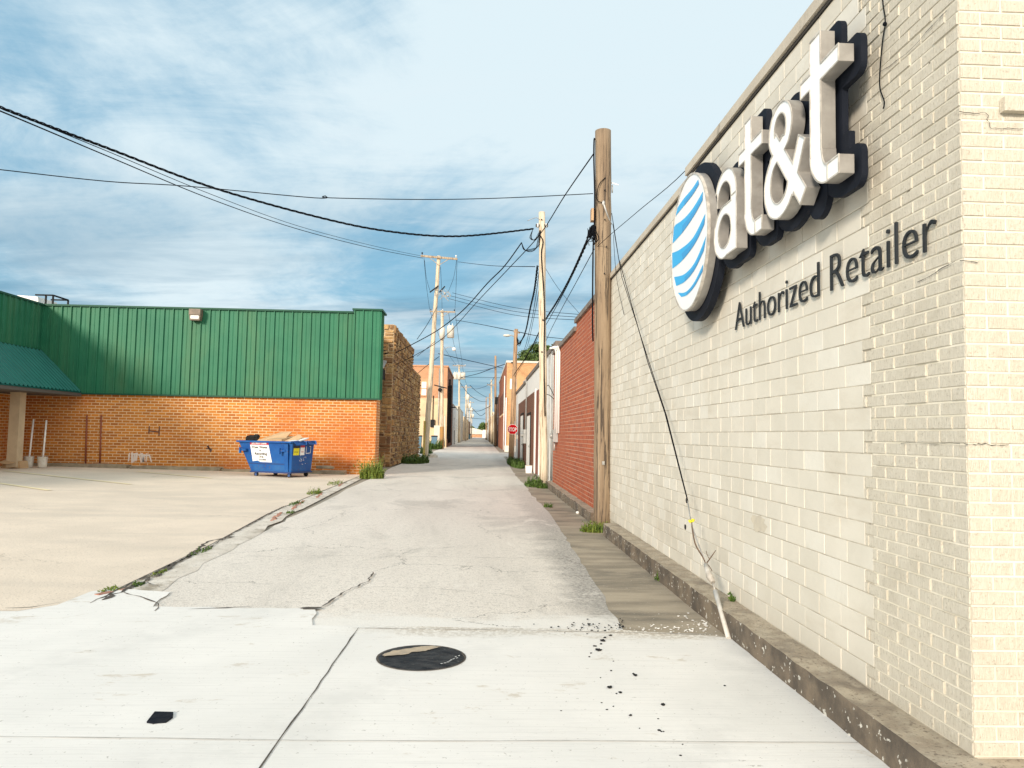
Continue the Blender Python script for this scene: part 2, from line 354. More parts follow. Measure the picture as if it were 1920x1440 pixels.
def green_mat(n, k=1):
    return mat(n, (.018*k,.145*k,.078*k), (.025*k,.165*k,.088*k), 1.2, .5, 0, metal=0, dirt=(.075*k,.18*k,.085*k), dscale=.8, dst=(1,1,.25), dlo=.4, dhi=.85, spec=.25)  # the yellower dirt tone is partly sunlight put into the siding colour
M['green'] = green_mat('green_metal_siding'); M['green2'] = mat('teal_green_awning', (.008,.12,.10), (.012,.14,.115), 2, .5, 0, dirt=(.02,.13,.11), dscale=3, spec=.3)
M['green_trim'] = mat('green_trim', (.012,.075,.045), rough=.5, spec=.2)
M['soffit'] = mat('soffit_dark', (.10,.09,.08), rough=.9)
M['col'] = mat('cream_column', (.62,.50,.34), (.54,.43,.29), 3, .8)
M['kerb'] = mat('lot_kerb_concrete', (.36,.31,.22), (.25,.215,.155), 3, .9, .006, 25, dirt=(.2,.16,.12), dscale=2)
M['yellow'] = mat('faded_yellow_paint', (.92,.80,.50), (.78,.66,.44), 14, .8, lo=.4, hi=.7)
M['white'] = mat('white_paint', (.90,.89,.86), (.86,.85,.82), 2, .7, dirt=(.66,.63,.57), dscale=1.4, dlo=.6, dhi=.9)
M['offwhite'] = mat('offwhite_stucco', (.72,.68,.60), (.62,.58,.50), 1, .85, .003, 20, dirt=(.45,.4,.33), dscale=.7, dlo=.55)
M['tanst'] = mat('tan_stucco', (.74,.57,.36), (.66,.50,.32), .6, .85, .004, 15, dirt=(.45,.34,.22), dscale=.6)
M['dark'] = mat('dark_metal', (.015,.015,.017), (.03,.03,.03), 5, .8, spec=.15)
M['cable'] = mat('cable_black', (.006,.007,.01), rough=.9, spec=.1)
M['cable_far'] = mat('cable_weathered', (.02,.03,.05), rough=.9, spec=.1)
M['steel'] = mat('galvanised_steel', (.50,.49,.47), (.36,.35,.33), 8, .5, metal=.5)
M['brownbrick'] = brickmat('brown_brick_infill', 'y', (.21,.085,.045), (.17,.065,.035), (.26,.14,.09), .25, .09, .006)
M['rust'] = mat('rust_red_door', (.27,.07,.045), (.22,.06,.04), 2, .6)
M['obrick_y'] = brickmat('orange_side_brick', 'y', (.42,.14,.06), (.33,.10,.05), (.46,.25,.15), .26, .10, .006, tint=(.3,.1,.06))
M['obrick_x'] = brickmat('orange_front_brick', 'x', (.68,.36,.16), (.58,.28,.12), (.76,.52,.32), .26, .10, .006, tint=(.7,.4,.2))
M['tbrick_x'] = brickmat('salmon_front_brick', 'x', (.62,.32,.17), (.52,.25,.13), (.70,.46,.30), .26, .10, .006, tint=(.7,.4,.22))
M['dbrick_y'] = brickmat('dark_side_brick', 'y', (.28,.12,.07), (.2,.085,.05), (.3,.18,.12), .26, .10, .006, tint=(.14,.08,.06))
M['glass'] = mat('window_glass', (.35,.42,.46), (.5,.55,.58), 1, .15)
def wood(name, a, b_, c, k=1):
    m, N, L, b = nodes(name)
    tc = N.new('ShaderNodeTexCoord').outputs['Object']
    col = mixc(N, L, rng(N, L, ntex(N, L, tc, 9*k, 6, .65, (1,1,.05), .6), .35, .65), a, b_)
    col = mixc(N, L, rng(N, L, ntex(N, L, tc, 22*k, 5, .7, (1,1,.035), .4, (3,1,7)), .52, .60, 0, .9), col, c)
    col = mixc(N, L, rng(N, L, ntex(N, L, tc, 3*k, 4, .6, (1,1,.35), .3, (8,1,7)), .55, .8, 0, .6), col, (a[0]*.45, a[1]*.42, a[2]*.4))
    L.new(col, b.inputs['Base Color']); b.inputs['Roughness'].default_value = .85
    bn = N.new('ShaderNodeBump'); bn.inputs['Distance'].default_value = .012; L.new(ntex(N, L, tc, 16*k, 6, .7, (1,1,.045), .5), bn.inputs['Height']); L.new(bn.outputs[0], b.inputs['Normal'])
    return m
M['wood1'] = wood('weathered_pole_wood', (.215,.15,.095), (.31,.23,.15), (.045,.032,.024))
M['wood2'] = wood('pale_pole_wood', (.62,.50,.35), (.72,.62,.48), (.26,.18,.12))
M['wood3'] = wood('brown_pole_wood', (.36,.22,.13), (.52,.34,.20), (.12,.08,.05))
M['wood_arm'] = wood('crossarm_wood', (.50,.40,.28), (.36,.28,.2), (.15,.1,.08))
M['dblue'] = mat('dumpster_blue', (.006,.070,.28), (.012,.10,.34), 1.5, .5, .004, 5, dirt=(.03,.13,.33), dscale=2.2, dlo=.48, spec=.3, speck=(.10,.06,.04), sscale=12, slo=.64, shi=.70)
M['dblue_d'] = mat('dumpster_dark_blue', (.01,.04,.16), rough=.5)
M['wheelblue'] = mat('caster_blue', (.05,.11,.30), rough=.5)
M['rubber'] = mat('rubber', (.025,.025,.028), rough=.8)
M['card'] = mat('cardboard', (.55,.38,.22), (.48,.32,.18), 3, .85)
M['label'] = mat('label_white', (.82,.82,.80), rough=.5); M['lred'] = mat('label_red', (.45,.02,.05), rough=.5)
M['lyellow'] = mat('label_yellow', (.80,.72,.02), rough=.5); M['ink'] = mat('label_ink', (.02,.02,.03), rough=.6)
M['stopred'] = mat('sign_red', (.62,.006,.012), (.55,.006,.012), 4, .6, spec=.1)
M['binblue'] = mat('bin_slate_blue', (.08,.17,.24), (.10,.2,.28), 3, .55)
M['bucket'] = mat('bucket_white', (.72,.70,.64), (.6,.57,.5), 10, .5)
M['stone'] = None
M['leaf'] = mat('leaf_green', (.10,.17,.022), (.04,.085,.012), 14, .7); M['leaf_y'] = mat('leaf_yellow_green', (.19,.23,.03), (.09,.15,.02), 10, .7)
M['leaf_tree'] = mat('tree_leaves', (.045,.085,.018), (.10,.15,.03), 1.2, .7)
M['trunk'] = mat('bark', (.12,.09,.06), (.07,.05,.04), 6, .9)
M['rock'] = mat('pale_rock', (.55,.45,.38), (.4,.32,.26), 14, .9, .01, 20)
M['crumb'] = mat('asphalt_crumb', (.01,.011,.014), (.03,.03,.03), 30, .95, spec=.1)
M['chip'] = mat('paint_chip', (.78,.77,.74), rough=.7)
M['tape'] = mat('yellow_tape', (.78,.68,.03), rough=.6)
M['guard'] = mat('grey_pvc_guard', (.62,.60,.56), (.5,.47,.42), 8, .6)
M['vine'] = mat('dead_vine', (.16,.10,.06), (.1,.07,.05), 20, .9)
M['lamp'] = mat('lamp_fixture', (.20,.15,.11), (.14,.11,.08), 6, .55)
M['graf'] = mat('graffiti_white', (.75,.66,.60), rough=.8); M['grafd'] = mat('graffiti_dark', (.12,.06,.05), rough=.9)
M['ceramic'] = mat('white_ceramic', (.75,.75,.73), rough=.3)
M['grey'] = mat('grey_metal', (.42,.42,.41), (.34,.34,.33), 5, .6)
def stone_mat():
    m, N, L, b = nodes('rubble_sandstone')
    tc = N.new('ShaderNodeTexCoord').outputs['Object']
    at = N.new('ShaderNodeVertexColor'); at.layer_name = 'block'
    col = mixc(N, L, rng(N, L, ntex(N, L, tc, 7, 6, .7), .3, .7, 0, .5), at.outputs[0], (.17,.095,.045))
    L.new(col, b.inputs['Base Color']); b.inputs['Roughness'].default_value = .92
    bn = N.new('ShaderNodeBump'); bn.inputs['Distance'].default_value = .05; L.new(ntex(N, L, tc, 6, 6, .7), bn.inputs['Height']); L.new(bn.outputs[0], b.inputs['Normal'])
    return m
M['stone'] = stone_mat()

# ------------------------------------------------------------------ ground
def sheet(name, pts, z, m, jit=0, sub=0):
    b = MB(); b.add([(p[0], p[1], (p[2] if len(p) > 2 else z)) for p in pts], [tuple(range(len(pts)))])
    return struct(b.build(name, m))
def wobble(a, b, n, amp, rnd):
    out = []
    for i in range(n):
        t = i/n; out.append((a[0]+(b[0]-a[0])*t+rnd.uniform(-amp,amp)*(i>0), a[1]+(b[1]-a[1])*t+rnd.uniform(-amp,amp)*(i>0)))
    return out
R1 = random.Random(3)
sheet('ground', [(-700,-60),(700,-60),(700,2500),(-700,2500)], -.02, M['dirt'])
rightedge = wobble((1.22,6.3),(1.42,14),26,.025,R1)+wobble((1.42,14),(1.45,34),24,.05,R1)+[(1.7,52),(1.9,110),(2.2,420)]
leftedge = [(-4.2,420),(-4.2,110),(-4.3,60),(-4.1,40)]+wobble((-4.1,36),(-3.5,15),12,.06,R1)+wobble((-3.5,15),(-3.2,7.1),14,.05,R1)
sheet('alley_road', [(-3.2,6.2)]+rightedge+leftedge, 0, M['asphalt'])
# cross street between the blocks
sheet('cross_street_road', [(-60,57),(-4.6,57),(2.6,57),(60,57),(60,70),(-60,70)], .004, M['asphalt'])
# parking lot rises slightly to the left
LZ = lambda x: .009+(-3.5-x)*.0118
lot = [(x, y, LZ(x)) for x, y in ((-3.95,6.9),(-3.55,7.4),(-3.72,11),(-4.05,15),(-4.2,20),(-4.4,29.6),(-17,33),(-45,33),(-45,6.9))]
b = MB(); b.add(lot, [(0,1,2,3,4,5,6,7,8)]); struct(b.build('parking_lot', M['lot']))
sheet('broken_edge_path', [(-3.95,6.9),(-3.1,6.9)]+wobble((-3.1,7.0),(-3.35,11),8,.06,R1)+wobble((-3.35,11),(-3.75,17),8,.07,R1)+[(-4.1,27),(-4.4,29.4),(-4.3,22),(-4.05,15),(-3.72,11),(-3.55,7.4)], .004, M['strip'])
# concrete apron with an uneven far edge
far = []
for (a, c, n) in (((2.04,6.2),(1.22,6.42),7), ((1.22,6.42),(-1.35,6.5),14), ((-1.35,6.5),(-1.46,7.1),3), ((-1.46,7.1),(-2.9,7.12),12), ((-2.9,7.12),(-3.0,7.75),4), ((-3.0,7.75),(-3.6,7.9),4), ((-3.6,7.9),(-4.3,7.15),5), ((-4.3,7.15),(-9,7.3),10)):
    far += wobble(a, c, n, .022, R1)
sheet('concrete_apron_pavement', [(2.04,-12)]+far+[(-40,7.3),(-40,-12)], .012, M['concrete'])
sheet('gutter_pavement', [(1.15,6.3),(2.04,6.0),(2.30,26),(2.34,36),(1.4,36),(1.35,14)], -.004, M['gutter'])
bpy.data.objects['gutter_pavement'].location.z = .0
for p in bpy.data.objects['gutter_pavement'].data.vertices: p.co.z = .002 if False else -.004
# the gutter slab is a sheet laid on the dirt beside the asphalt, so lift asphalt onto it
def ribbon(b, pts, w, z, rnd, jit=.3, mi=0):
    pts = [Vector((p[0], p[1], 0)) for p in pts]; L_ = []; R_ = []
    for i, p in enumerate(pts):
        t = (pts[min(i+1,len(pts)-1)]-pts[max(i-1,0)]).normalized(); n = Vector((-t.y, t.x, 0))
        ww = w*(1+rnd.uniform(-jit,jit)*1.6)*.5
        if i in (0, len(pts)-1): ww *= .4
        L_.append(p+n*ww); R_.append(p-n*ww)
    vs = [(p.x,p.y,z) for p in L_]+[(p.x,p.y,z) for p in R_]; n = len(pts)
    b.add(vs, [(i, i+n, i+1+n, i+1) for i in range(n-1)], mi)
def crackline(px, n, amp, z=.0, seed=1):
    r = random.Random(seed); P = [onZ(*p, z) for p in px]; out = []
    for a, c in zip(P[:-1], P[1:]):
        k = max(2, int(n*(a-c).length))
        for i in range(k):
            q = a.lerp(c, i/k); s_ = amp if i else amp*.3
            out.append((q.x+r.uniform(-s_,s_), q.y+r.uniform(-s_,s_)))
    out.append((P[-1].x, P[-1].y)); return out
rc = random.Random(11)
cr = MB()
for px, w, amp, sd in (([(700,1072),(690,1090),(655,1105),(615,1130),(590,1142)], .03, .035, 1),
        ([(600,1110),(700,1100),(820,1103),(980,1118)], .008, .02, 2),
        ([(480,1043),(640,1042),(800,1044),(1060,1047)], .012, .02, 3),
        ([(170,1130),(300,1068),(400,1022),(440,998),(500,965),(580,925),(650,903)], .05, .03, 4),
        ([(190,1125),(250,1098),(290,1080),(360,1038),(390,1015),(440,1005)], .07, .05, 5),
        ([(230,1110),(262,1118),(298,1132),(290,1145)], .025, .04, 6),
        ([(245,1100),(275,1090),(300,1100)], .02, .03, 7),
        ([(352,1142),(400,1140),(470,1137)], .045, .02, 8),
        ([(860,940),(930,942),(990,948)], .02, .03, 9),
        ([(640,960),(760,955),(900,958)], .012, .04, 12), ([(120,1128),(60,1138),(10,1140)], .02, .03, 13)):
    ribbon(cr, crackline(px, 12, amp*.55, .016, sd), w*.5, .0165, rc, .5)
struct(cr.build('pavement_cracks', M['crack']))
jn = MB()
ribbon(jn, crackline([(672,1177),(580,1310),(488,1440),(440,1510)], 6, .004, .012, 20), .0085, .0165, rc, .25)
struct(jn.build('concrete_expansion_joint', M['crack']))
j2 = MB()
ribbon(j2, crackline([(-120,1381),(300,1385),(640,1390),(1100,1390),(1670,1394)], 5, .003, .012, 21), .0055, .0162, rc, .3)
ribbon(j2, crackline([(660,1178),(900,1181),(1150,1186),(1340,1190)], 4, .006, .012, 22), .012, .0162, rc, .4)
lotj = crackline([(0,945),(120,935),(190,925),(430,908),(560,905)], 2, .01, .02, 23)
struct(j2.build('concrete_tooled_joint', M['joint']))
# broken hole filled with rubble at the joint
for px, py, rx, ry, nm in ((582,1141,.10,.05,'hole'),):
    c = onZ(px, py, .013); h = MB(); r = random.Random(5); n = 14
    h.add([(c.x+math.cos(2*PI*i/n)*rx*r.uniform(.7,1.2), c.y+math.sin(2*PI*i/n)*ry*r.uniform(.7,1.2), .018) for i in range(n)], [tuple(range(n))])
    struct(h.build('pavement_pothole', M['crack']))
# parking bay lines
for i, (a, c, lb) in enumerate((((8,886),(245,907),'faded yellow bay line left of the middle of the parking lot'), ((-30,904),(93,919),'faded yellow bay line cut by the left edge of the photo'), ((257,885),(396,895),'short faded yellow bay line nearest the blue dumpster'))):
    A = onZ(*a, .1); C = onZ(*c, .1); d = (C-A).normalized(); n = Vector((-d.y, d.x, 0))*.07
    def lz(p): return LZ(p.x)+.005
    bb = MB(); bb.add([(q.x, q.y, lz(q)+.006) for q in (A-n, C-n, C+n, A+n)], [(0,1,2,3)])
    struct(bb.build('parking_line', M['yellow']))

# kerb pieces on the lot along the facade
def jitbox(b, x0, x1, y0, y1, z0, z1, nx, ny, amp, rnd, mi_top=0, mi_side=0):
    g = {}
    vs = []; fs = []; ms = []
    def V(x, y, z):
        k = (round(x,4), round(y,4), round(z,4))
        if k not in g: g[k] = len(vs); vs.append((x+rnd.uniform(-amp,amp), y+rnd.uniform(-amp,amp), z+(rnd.uniform(-amp,amp) if z > z0 else 0)))
        return g[k]
    X = [x0+(x1-x0)*i/nx for i in range(nx+1)]; Y = [y0+(y1-y0)*i/ny for i in range(ny+1)]
    c = min(.02, (z1-z0)*.2)
    for i in range(nx):
        for j in range(ny):
            b_ = (V(X[i],Y[j],z1), V(X[i+1],Y[j],z1), V(X[i+1],Y[j+1],z1), V(X[i],Y[j+1],z1)); fs.append(b_); ms.append(mi_top)
    zm = z1-(z1-z0)*.5
    for j in range(ny):
        for (za, zb) in ((z0,zm),(zm,z1)):
            fs.append((V(x0,Y[j+1],za),V(x0,Y[j],za),V(x0,Y[j],zb),V(x0,Y[j+1],zb))); ms.append(mi_side)
            fs.append((V(x1,Y[j],za),V(x1,Y[j+1],za),V(x1,Y[j+1],zb),V(x1,Y[j],zb))); ms.append(mi_side)
    for i in range(nx):
        for (za, zb) in ((z0,zm),(zm,z1)):
            fs.append((V(X[i],y0,za),V(X[i+1],y0,za),V(X[i+1],y0,zb),V(X[i],y0,zb))); ms.append(mi_side)
            fs.append((V(X[i+1],y1,za),V(X[i],y1,za),V(X[i],y1,zb),V(X[i+1],y1,zb))); ms.append(mi_side)
    o = len(b.v); b.v += vs
    for f, m_ in zip(fs, ms): b.f.append(tuple(i+o for i in f)); b.m.append(m_); b.sm.append(False)
XW = 2.25
rk = random.Random(21)
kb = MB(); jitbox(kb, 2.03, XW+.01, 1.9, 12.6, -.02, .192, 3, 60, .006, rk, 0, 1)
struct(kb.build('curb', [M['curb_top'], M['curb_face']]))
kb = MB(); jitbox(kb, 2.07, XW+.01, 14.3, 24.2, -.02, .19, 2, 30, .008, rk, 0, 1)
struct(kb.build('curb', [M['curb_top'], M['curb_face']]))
kb = MB(); jitbox(kb, XW+.012, 7.0, 1.9, 3.47, -.02, .185, 6, 3, .004, rk, 0, 0)
struct(kb.build('pavement_pad', [M['curb_top']]))

# ------------------------------------------------------------------ blocks and bricks as real geometry
def chamfer_block(b, fn, u0, u1, v0, v1, d, ch, mi=0):
    """block face: fn(u,v,depth) depth>0 sticks out of the wall"""
    P = [(u0,v0),(u1,v0),(u1,v1),(u0,v1)]; Q = [(u0+ch,v0+ch),(u1-ch,v0+ch),(u1-ch,v1-ch),(u0+ch,v1-ch)]
    vs = [fn(u,v,0) for u,v in P]+[fn(u,v,d*.6) for u,v in P]+[fn(u,v,d) for u,v in Q]
    fs = [(8,9,10,11)]+[(i,(i+1)%4,(i+1)%4+4,i+4) for i in range(4)]+[(i+4,(i+1)%4+4,(i+1)%4+8,i+8) for i in range(4)]
    b.add(vs, fs, mi)
fW = lambda u, v, d: (XW-d, -u, v)         # alley face of the phone shop; u = -Y
fFr = lambda u, v, d: (u, 3.47-d, v)       # end face towards the camera
shop = empty('brick_shop_building', (XW, 8, 0), 'cream painted block and brick shop building carrying the white phone shop letters', 'building')
Z0 = .195; RH = .1335; ZT = 4.42
ra = random.Random(5)
core = MB(); core.box(XW, 9, 3.47, 13.6, 0, 4.36); core.box(XW+.0, 9, 3.47, 8.3, 4.365, ZT+.06)
core.build('wall_core', M['mortar'], shop)
bl = MB(); rows = int((4.36-Z0)/RH)
for r in range(rows+1):
    v0 = Z0+r*RH; v1 = v0+RH
    edge = 4.34 if r % 2 else 4.43
    if v1 > 4.37: v1 = 4.365 if v1 < 4.40 else v1
    y = edge; first = True
    while y < 13.6:
        y2 = min(13.6, y+.3085)
        yend = 8.3 if v1 > 4.37 else 13.6
        y2 = min(y2, yend)
        if y2-y > .02:
            g = ra.uniform(.0022,.0042); dd = ra.uniform(.0025,.0065)
            chamfer_block(bl, fW, -y2+g, -y-g, v0+g+ra.uniform(-.001,.0012), v1-g, dd, .003, ra.choices((0,1,2),(6,2.2,1.8))[0])
        y = y2
        if y >= yend-.001: break
bl.build('block_facing', [M['cmu'], M['cmu_b'], M['cmu_c']], shop)
qb = MB(); BH = RH/2
nr = int((ZT-Z0)/BH)
for r in range(nr+1):
    v0 = Z0+r*BH; v1 = v0+BH; blk = r//2
    far_e = 4.34 if blk % 2 else 4.43
    y = 3.47; odd = r % 2
    first = .2035 if odd else .1018
    while y < far_e-.01:
        y2 = min(far_e, y+first); first = .2035
        if y2-y > .03:
            g = .0055; dd = ra.uniform(.004,.009)
            chamfer_block(qb, fW, -y2+g, -y-(g if y > 3.48 else 0), v0+g, v1-g*.9, dd+ra.choice((0,0,0,.003)), .0018)
        y = y2
    x = XW; first = .1018 if odd else .2035
    while x < 4.2:
        x2 = x+first; first = .2035; g = .0055
        if abs(v0-(Z0+43*BH)) < .01 and x > 2.5: pass
        chamfer_block(qb, fFr, x+(g if x > 2.26 else 0), x2-g, v0+g, v1-g*.9, ra.uniform(.004,.009), .0018)
        x = x2
qb.build('brick_facing', M['quoin'], shop)
qm = MB(); qm.box(XW-.0012, XW+.002, 3.47-.0012, 4.335, Z0, ZT+.05); qm.box(XW-.0012, 4.6, 3.47-.0014, 3.47, Z0, ZT+.05)
qm.build('painted_mortar_bed', M['quoin_mortar'], shop)
pj = MB()
p = onY(1872, 200, 3.47)
x = p.x
while x < 4.2:
    pj.box(x, x+.196, 3.425, 3.461, p.z-.036, p.z+.03); x += .2035
pj.build('projecting_brick_course', M['quoin'], shop)
cp = MB(); cp.box(XW-.035, 9, 3.42, 8.3, 4.515, 4.605); cp.box(XW-.035, 9, 8.303, 13.66, 4.385, 4.47)
cp.build('coping', M['cap'], shop)
cg = MB(); cg.box(XW-.012, XW-.0, 3.42, 8.297, 4.488, 4.512); cg.box(XW-.012, XW, 8.304, 13.62, 4.366, 4.382)
cg.build('shadow_gap', M['cap_gap'], shop)
# cracks in the quoin
rq = random.Random(9); ck = None
def wallcrack(pts, w, face='side'):
    ck = MB()
    P = []
    for i in range(len(pts)-1):
        a, c = pts[i], pts[i+1]
        for k in range(6):
            t = k/6; P.append((a[0]+(c[0]-a[0])*t+rq.uniform(-.008,.008), a[1]+(c[1]-a[1])*t+rq.uniform(-.004,.004)))
    P.append(pts[-1])
    for i in range(len(P)-1):
        (y0, z0), (y1, z1) = P[i], P[i+1]; ww = w*rq.uniform(.5,1.3)/2
        dl = math.hypot(y1-y0, z1-z0) or 1; ny, nz = -(z1-z0)/dl*ww, (y1-y0)/dl*ww
        if face == 'side': vs = [(XW-.0135,y0-ny,z0-nz),(XW-.0135,y1-ny,z1-nz),(XW-.0135,y1+ny,z1+nz),(XW-.0135,y0+ny,z0+nz)]
        else: vs = [(y0-ny,3.456,z0-nz),(y1-ny,3.456,z1-nz),(y1+ny,3.456,z1+nz),(y0+ny,3.456,z0+nz)]
        ck.add(vs, [(0,1,2,3)])
    ck.build('mortar_crack', M['cap_gap'], shop)
for pl in ([(1640,143),(1700,100),(1775,20)], [(1690,830),(1800,832)], [(1720,530),(1790,490)]):
    wallcrack([(q.y, q.z) for q in (onX(px, py, XW-.0135) for px, py in pl)], .0035)
for pl in ([(1806,833),(1840,833),(1892,834)], [(1800,210),(1850,213),(1858,240),(1920,241)], [(1800,490),(1835,491)]):
    wallcrack([(q.x, q.z) for q in (onY(px, py, 3.456) for px, py in pl)], .0035, 'front')
# smeared repair patch and a drain hole low on the block wall
q = onX(1424, 982, XW); pt = MB(); n = 18; rr = random.Random(2)
pt.add([(XW-.0075, q.y-math.cos(2*PI*i/n)*.17*rr.uniform(.7,1.15), q.z+math.sin(2*PI*i/n)*.075*rr.uniform(.7,1.15)) for i in range(n)], [tuple(range(n))])
pt.build('repair_smear', mat('smear', (.60,.54,.43), (.52,.47,.38), 12, .8, .003, 30), shop)
q = onX(1286, 988, XW); dh = MB()
dh.add([(XW-.0085, q.y-math.cos(2*PI*i/12)*.035, q.z+math.sin(2*PI*i/12)*.03) for i in range(12)], [tuple(range(12))])
dh.build('drain_hole', M['dark'], shop)

# ------------------------------------------------------------------ shaped letters from implicit outlines
def fill_mask(F, u0, v0, h):
    """marching squares with filled polygons: returns verts2d, faces"""
    nu, nv = F.shape; vid = {}; V = []; faces = []
    def gv(key, u, v):
        if key not in vid: vid[key] = len(V); V.append((u, v))
        return vid[key]
    for i in range(nu-1):
        for j in range(nv-1):
            c = [(i,j),(i+1,j),(i+1,j+1),(i,j+1)]; vals = [F[a] for a in c]
            if max(vals) <= 0: continue
            poly = []
            for k in range(4):
                a, b = c[k], c[(k+1)%4]; fa, fb = vals[k], vals[(k+1)%4]
                if fa > 0: poly.append(gv(('c',)+a, u0+a[0]*h, v0+a[1]*h))
                if (fa > 0) != (fb > 0):
                    t = fa/(fa-fb); key = ('e',)+tuple(sorted((a,b)))[0]+tuple(sorted((a,b)))[1]
                    poly.append(gv(key, u0+(a[0]+(b[0]-a[0])*t)*h, v0+(a[1]+(b[1]-a[1])*t)*h))
            if len(poly) >= 3: faces.append(tuple(poly))
    return V, faces
def implicit_solid(b, fn, bounds, h, mapf, d0, d1, mf=0, ms=1):
    u0, u1, v0, v1 = bounds
    U = np.arange(u0, u1+h, h); Vv = np.arange(v0, v1+h, h); A, B = np.meshgrid(U, Vv, indexing='ij')
    F = fn(A, B); F[0,:] = -1; F[-1,:] = -1; F[:,0] = -1; F[:,-1] = -1
    V, fs = fill_mask(F, u0, v0, h)
    if not V: return
    b.add([mapf(u, v, d1) for u, v in V], fs, mf)
    cnt = {}
    for f in fs:
        for i in range(len(f)):
            e = (f[i], f[(i+1)%len(f)]); k = tuple(sorted(e)); cnt.setdefault(k, []).append(e)
    ed = [c[0] for c in cnt.values() if len(c) == 1]; used = {}; vs = []
    def g(i, d):
        if (i, d) not in used: used[(i, d)] = len(vs); vs.append(mapf(V[i][0], V[i][1], d))
        return used[(i, d)]
    side = [(g(a, d0), g(c, d0), g(c, d1), g(a, d1)) for a, c in ed]
    b.add(vs, side, ms)
mx = np.maximum; mn = np.minimum
def bx(A, B, a0, a1, b0, b1):
    dx = mx(a0-A, A-a1); dy = mx(b0-B, B-b1)
    return -(np.sqrt(mx(dx,0)**2+mx(dy,0)**2)+mn(mx(dx,dy),0))
def el(A, B, cx, cy, rx, ry): return (1-np.sqrt(((A-cx)/rx)**2+((B-cy)/ry)**2))*min(rx,ry)
def seg(A, B, p, q, r, flat=False):
    p = np.array(p, float); q = np.array(q, float); d = q-p; L2 = d@d
    t = ((A-p[0])*d[0]+(B-p[1])*d[1])/L2
    if flat:
        s = np.abs((A-p[0])*d[1]-(B-p[1])*d[0])/math.sqrt(L2); return mn(r-s, mn(t, 1-t)*math.sqrt(L2))
    t = np.clip(t, 0, 1); return r-np.sqrt((A-p[0]-t*d[0])**2+(B-p[1]-t*d[1])**2)
def lt_t(A, B, solid=False):
    f = mx(bx(A,B,.135,.285,.20,.93), bx(A,B,0,.51,.63,.735))
    f = mx(f, mn(el(A,B,.36,.22,.23,.22), mx(-(A-.36), 0)+mx(-(A-.36),-1)*0 - mx(A-.36,0)) if False else mn(el(A,B,.36,.22,.23,.22), mn(.36-A, .22-B)))
    f = mx(f, bx(A,B,.355,.50,0,.11))
    if not solid:
        cut = mn(el(A,B,.36,.22,.07,.11), mn(.362-A+.0, .23-B+.0)); f = mn(f, -cut)
    return f
def lt_a(A, B, solid=False):
    f = mx(bx(A,B,.465,.60,0,.47), mn(el(A,B,.31,.47,.29,.265), B-.46))
    top_cut = mn(el(A,B,.29,.46,.175,.17), B-.30)
    bowl = el(A,B,.285,.215,.275,.225); bowl = mx(bowl, bx(A,B,.28,.5,.335,.435)); bowl = mx(bowl, bx(A,B,.28,.5,.0,.09))
    if solid: return mx(mx(f, bowl), bx(A,B,.1,.5,.2,.6))
    f = mn(f, -mn(top_cut, .468-A)); f = mn(f, -bx(A,B,-.2,.10,.3,.585))
    bowl = mn(bowl, -el(A,B,.30,.215,.162,.135))
    return mx(f, bowl)
def lt_amp(A, B, solid=False):
    up = el(A,B,.31,.60,.205,.185); lo = el(A,B,.29,.235,.275,.245)
    leg = seg(A,B,(.185,.56),(.68,.02),.066,not solid); arm = seg(A,B,(.47,.10),(.665,.415),.06,not solid)
    if solid: return mx(mx(up, lo), mx(leg, arm))
    up = mn(up, -el(A,B,.31,.605,.095,.10))
    lo = mn(lo, -el(A,B,.29,.245,.15,.145)); wedge = mn(mn(A-.33, B-.235), (B-.46)+(A-.33)*1.05+.0)
    lo = mn(lo, -mn(wedge+.02, A-.36))
    join = seg(A,B,(.17,.42),(.36,.50),.045)
    return mx(mx(up, lo), mx(mx(leg, arm), join))
DF, DB = 2.0, 2.105      # face plane, backing plate front
BASE = 3.115
letters = [(lt_a, -6.53, 1.0, 1.0, 'letter a'), (lt_t, -5.875, 1.0, 1.0, 'letter t'), (lt_amp, -5.345, 1.0, 1.0, 'ampersand'), (lt_t, -4.70, 1.04, 1.03, 'large letter t')]
sign = empty('shop_sign', (XW, 6.1, 2.9), 'white at&t letters and blue striped globe on dark plates, high on the cream wall', 'sign')
for k, (fn, u0, su, sv, nm) in enumerate(letters):
    mapf = (lambda u0, su, sv: (lambda u, v, d: (d, -(u0+u*su), BASE+v*sv)))(u0, su, sv)
    b = MB(); implicit_solid(b, fn, (-.05,.75,-.05,1.0), .0065, mapf, DB-.02, DF, 0, 1)
    o = b.build('letter', [M['sign_white'], M['sign_side']], sign)
    tr = MB()
    def rim(A, B, fn=fn): f = fn(A, B); return mn(f, .009-f)
    implicit_solid(tr, rim, (-.05,.75,-.05,1.0), .005, mapf, DF, DF-.006, 0, 0)
    t_ = tr.build('trim_edge', M['sign_trim'], o)
    b = MB(); dk = .003*k
    implicit_solid(b, lambda A, B, fn=fn: fn(A+.03, B-.0, True)+.068, (-.2,.9,-.2,1.15), .012, mapf, 2.145, DB-.006+dk, 0, 0)
    b.build('backing_plate', M['sign_back'], sign)
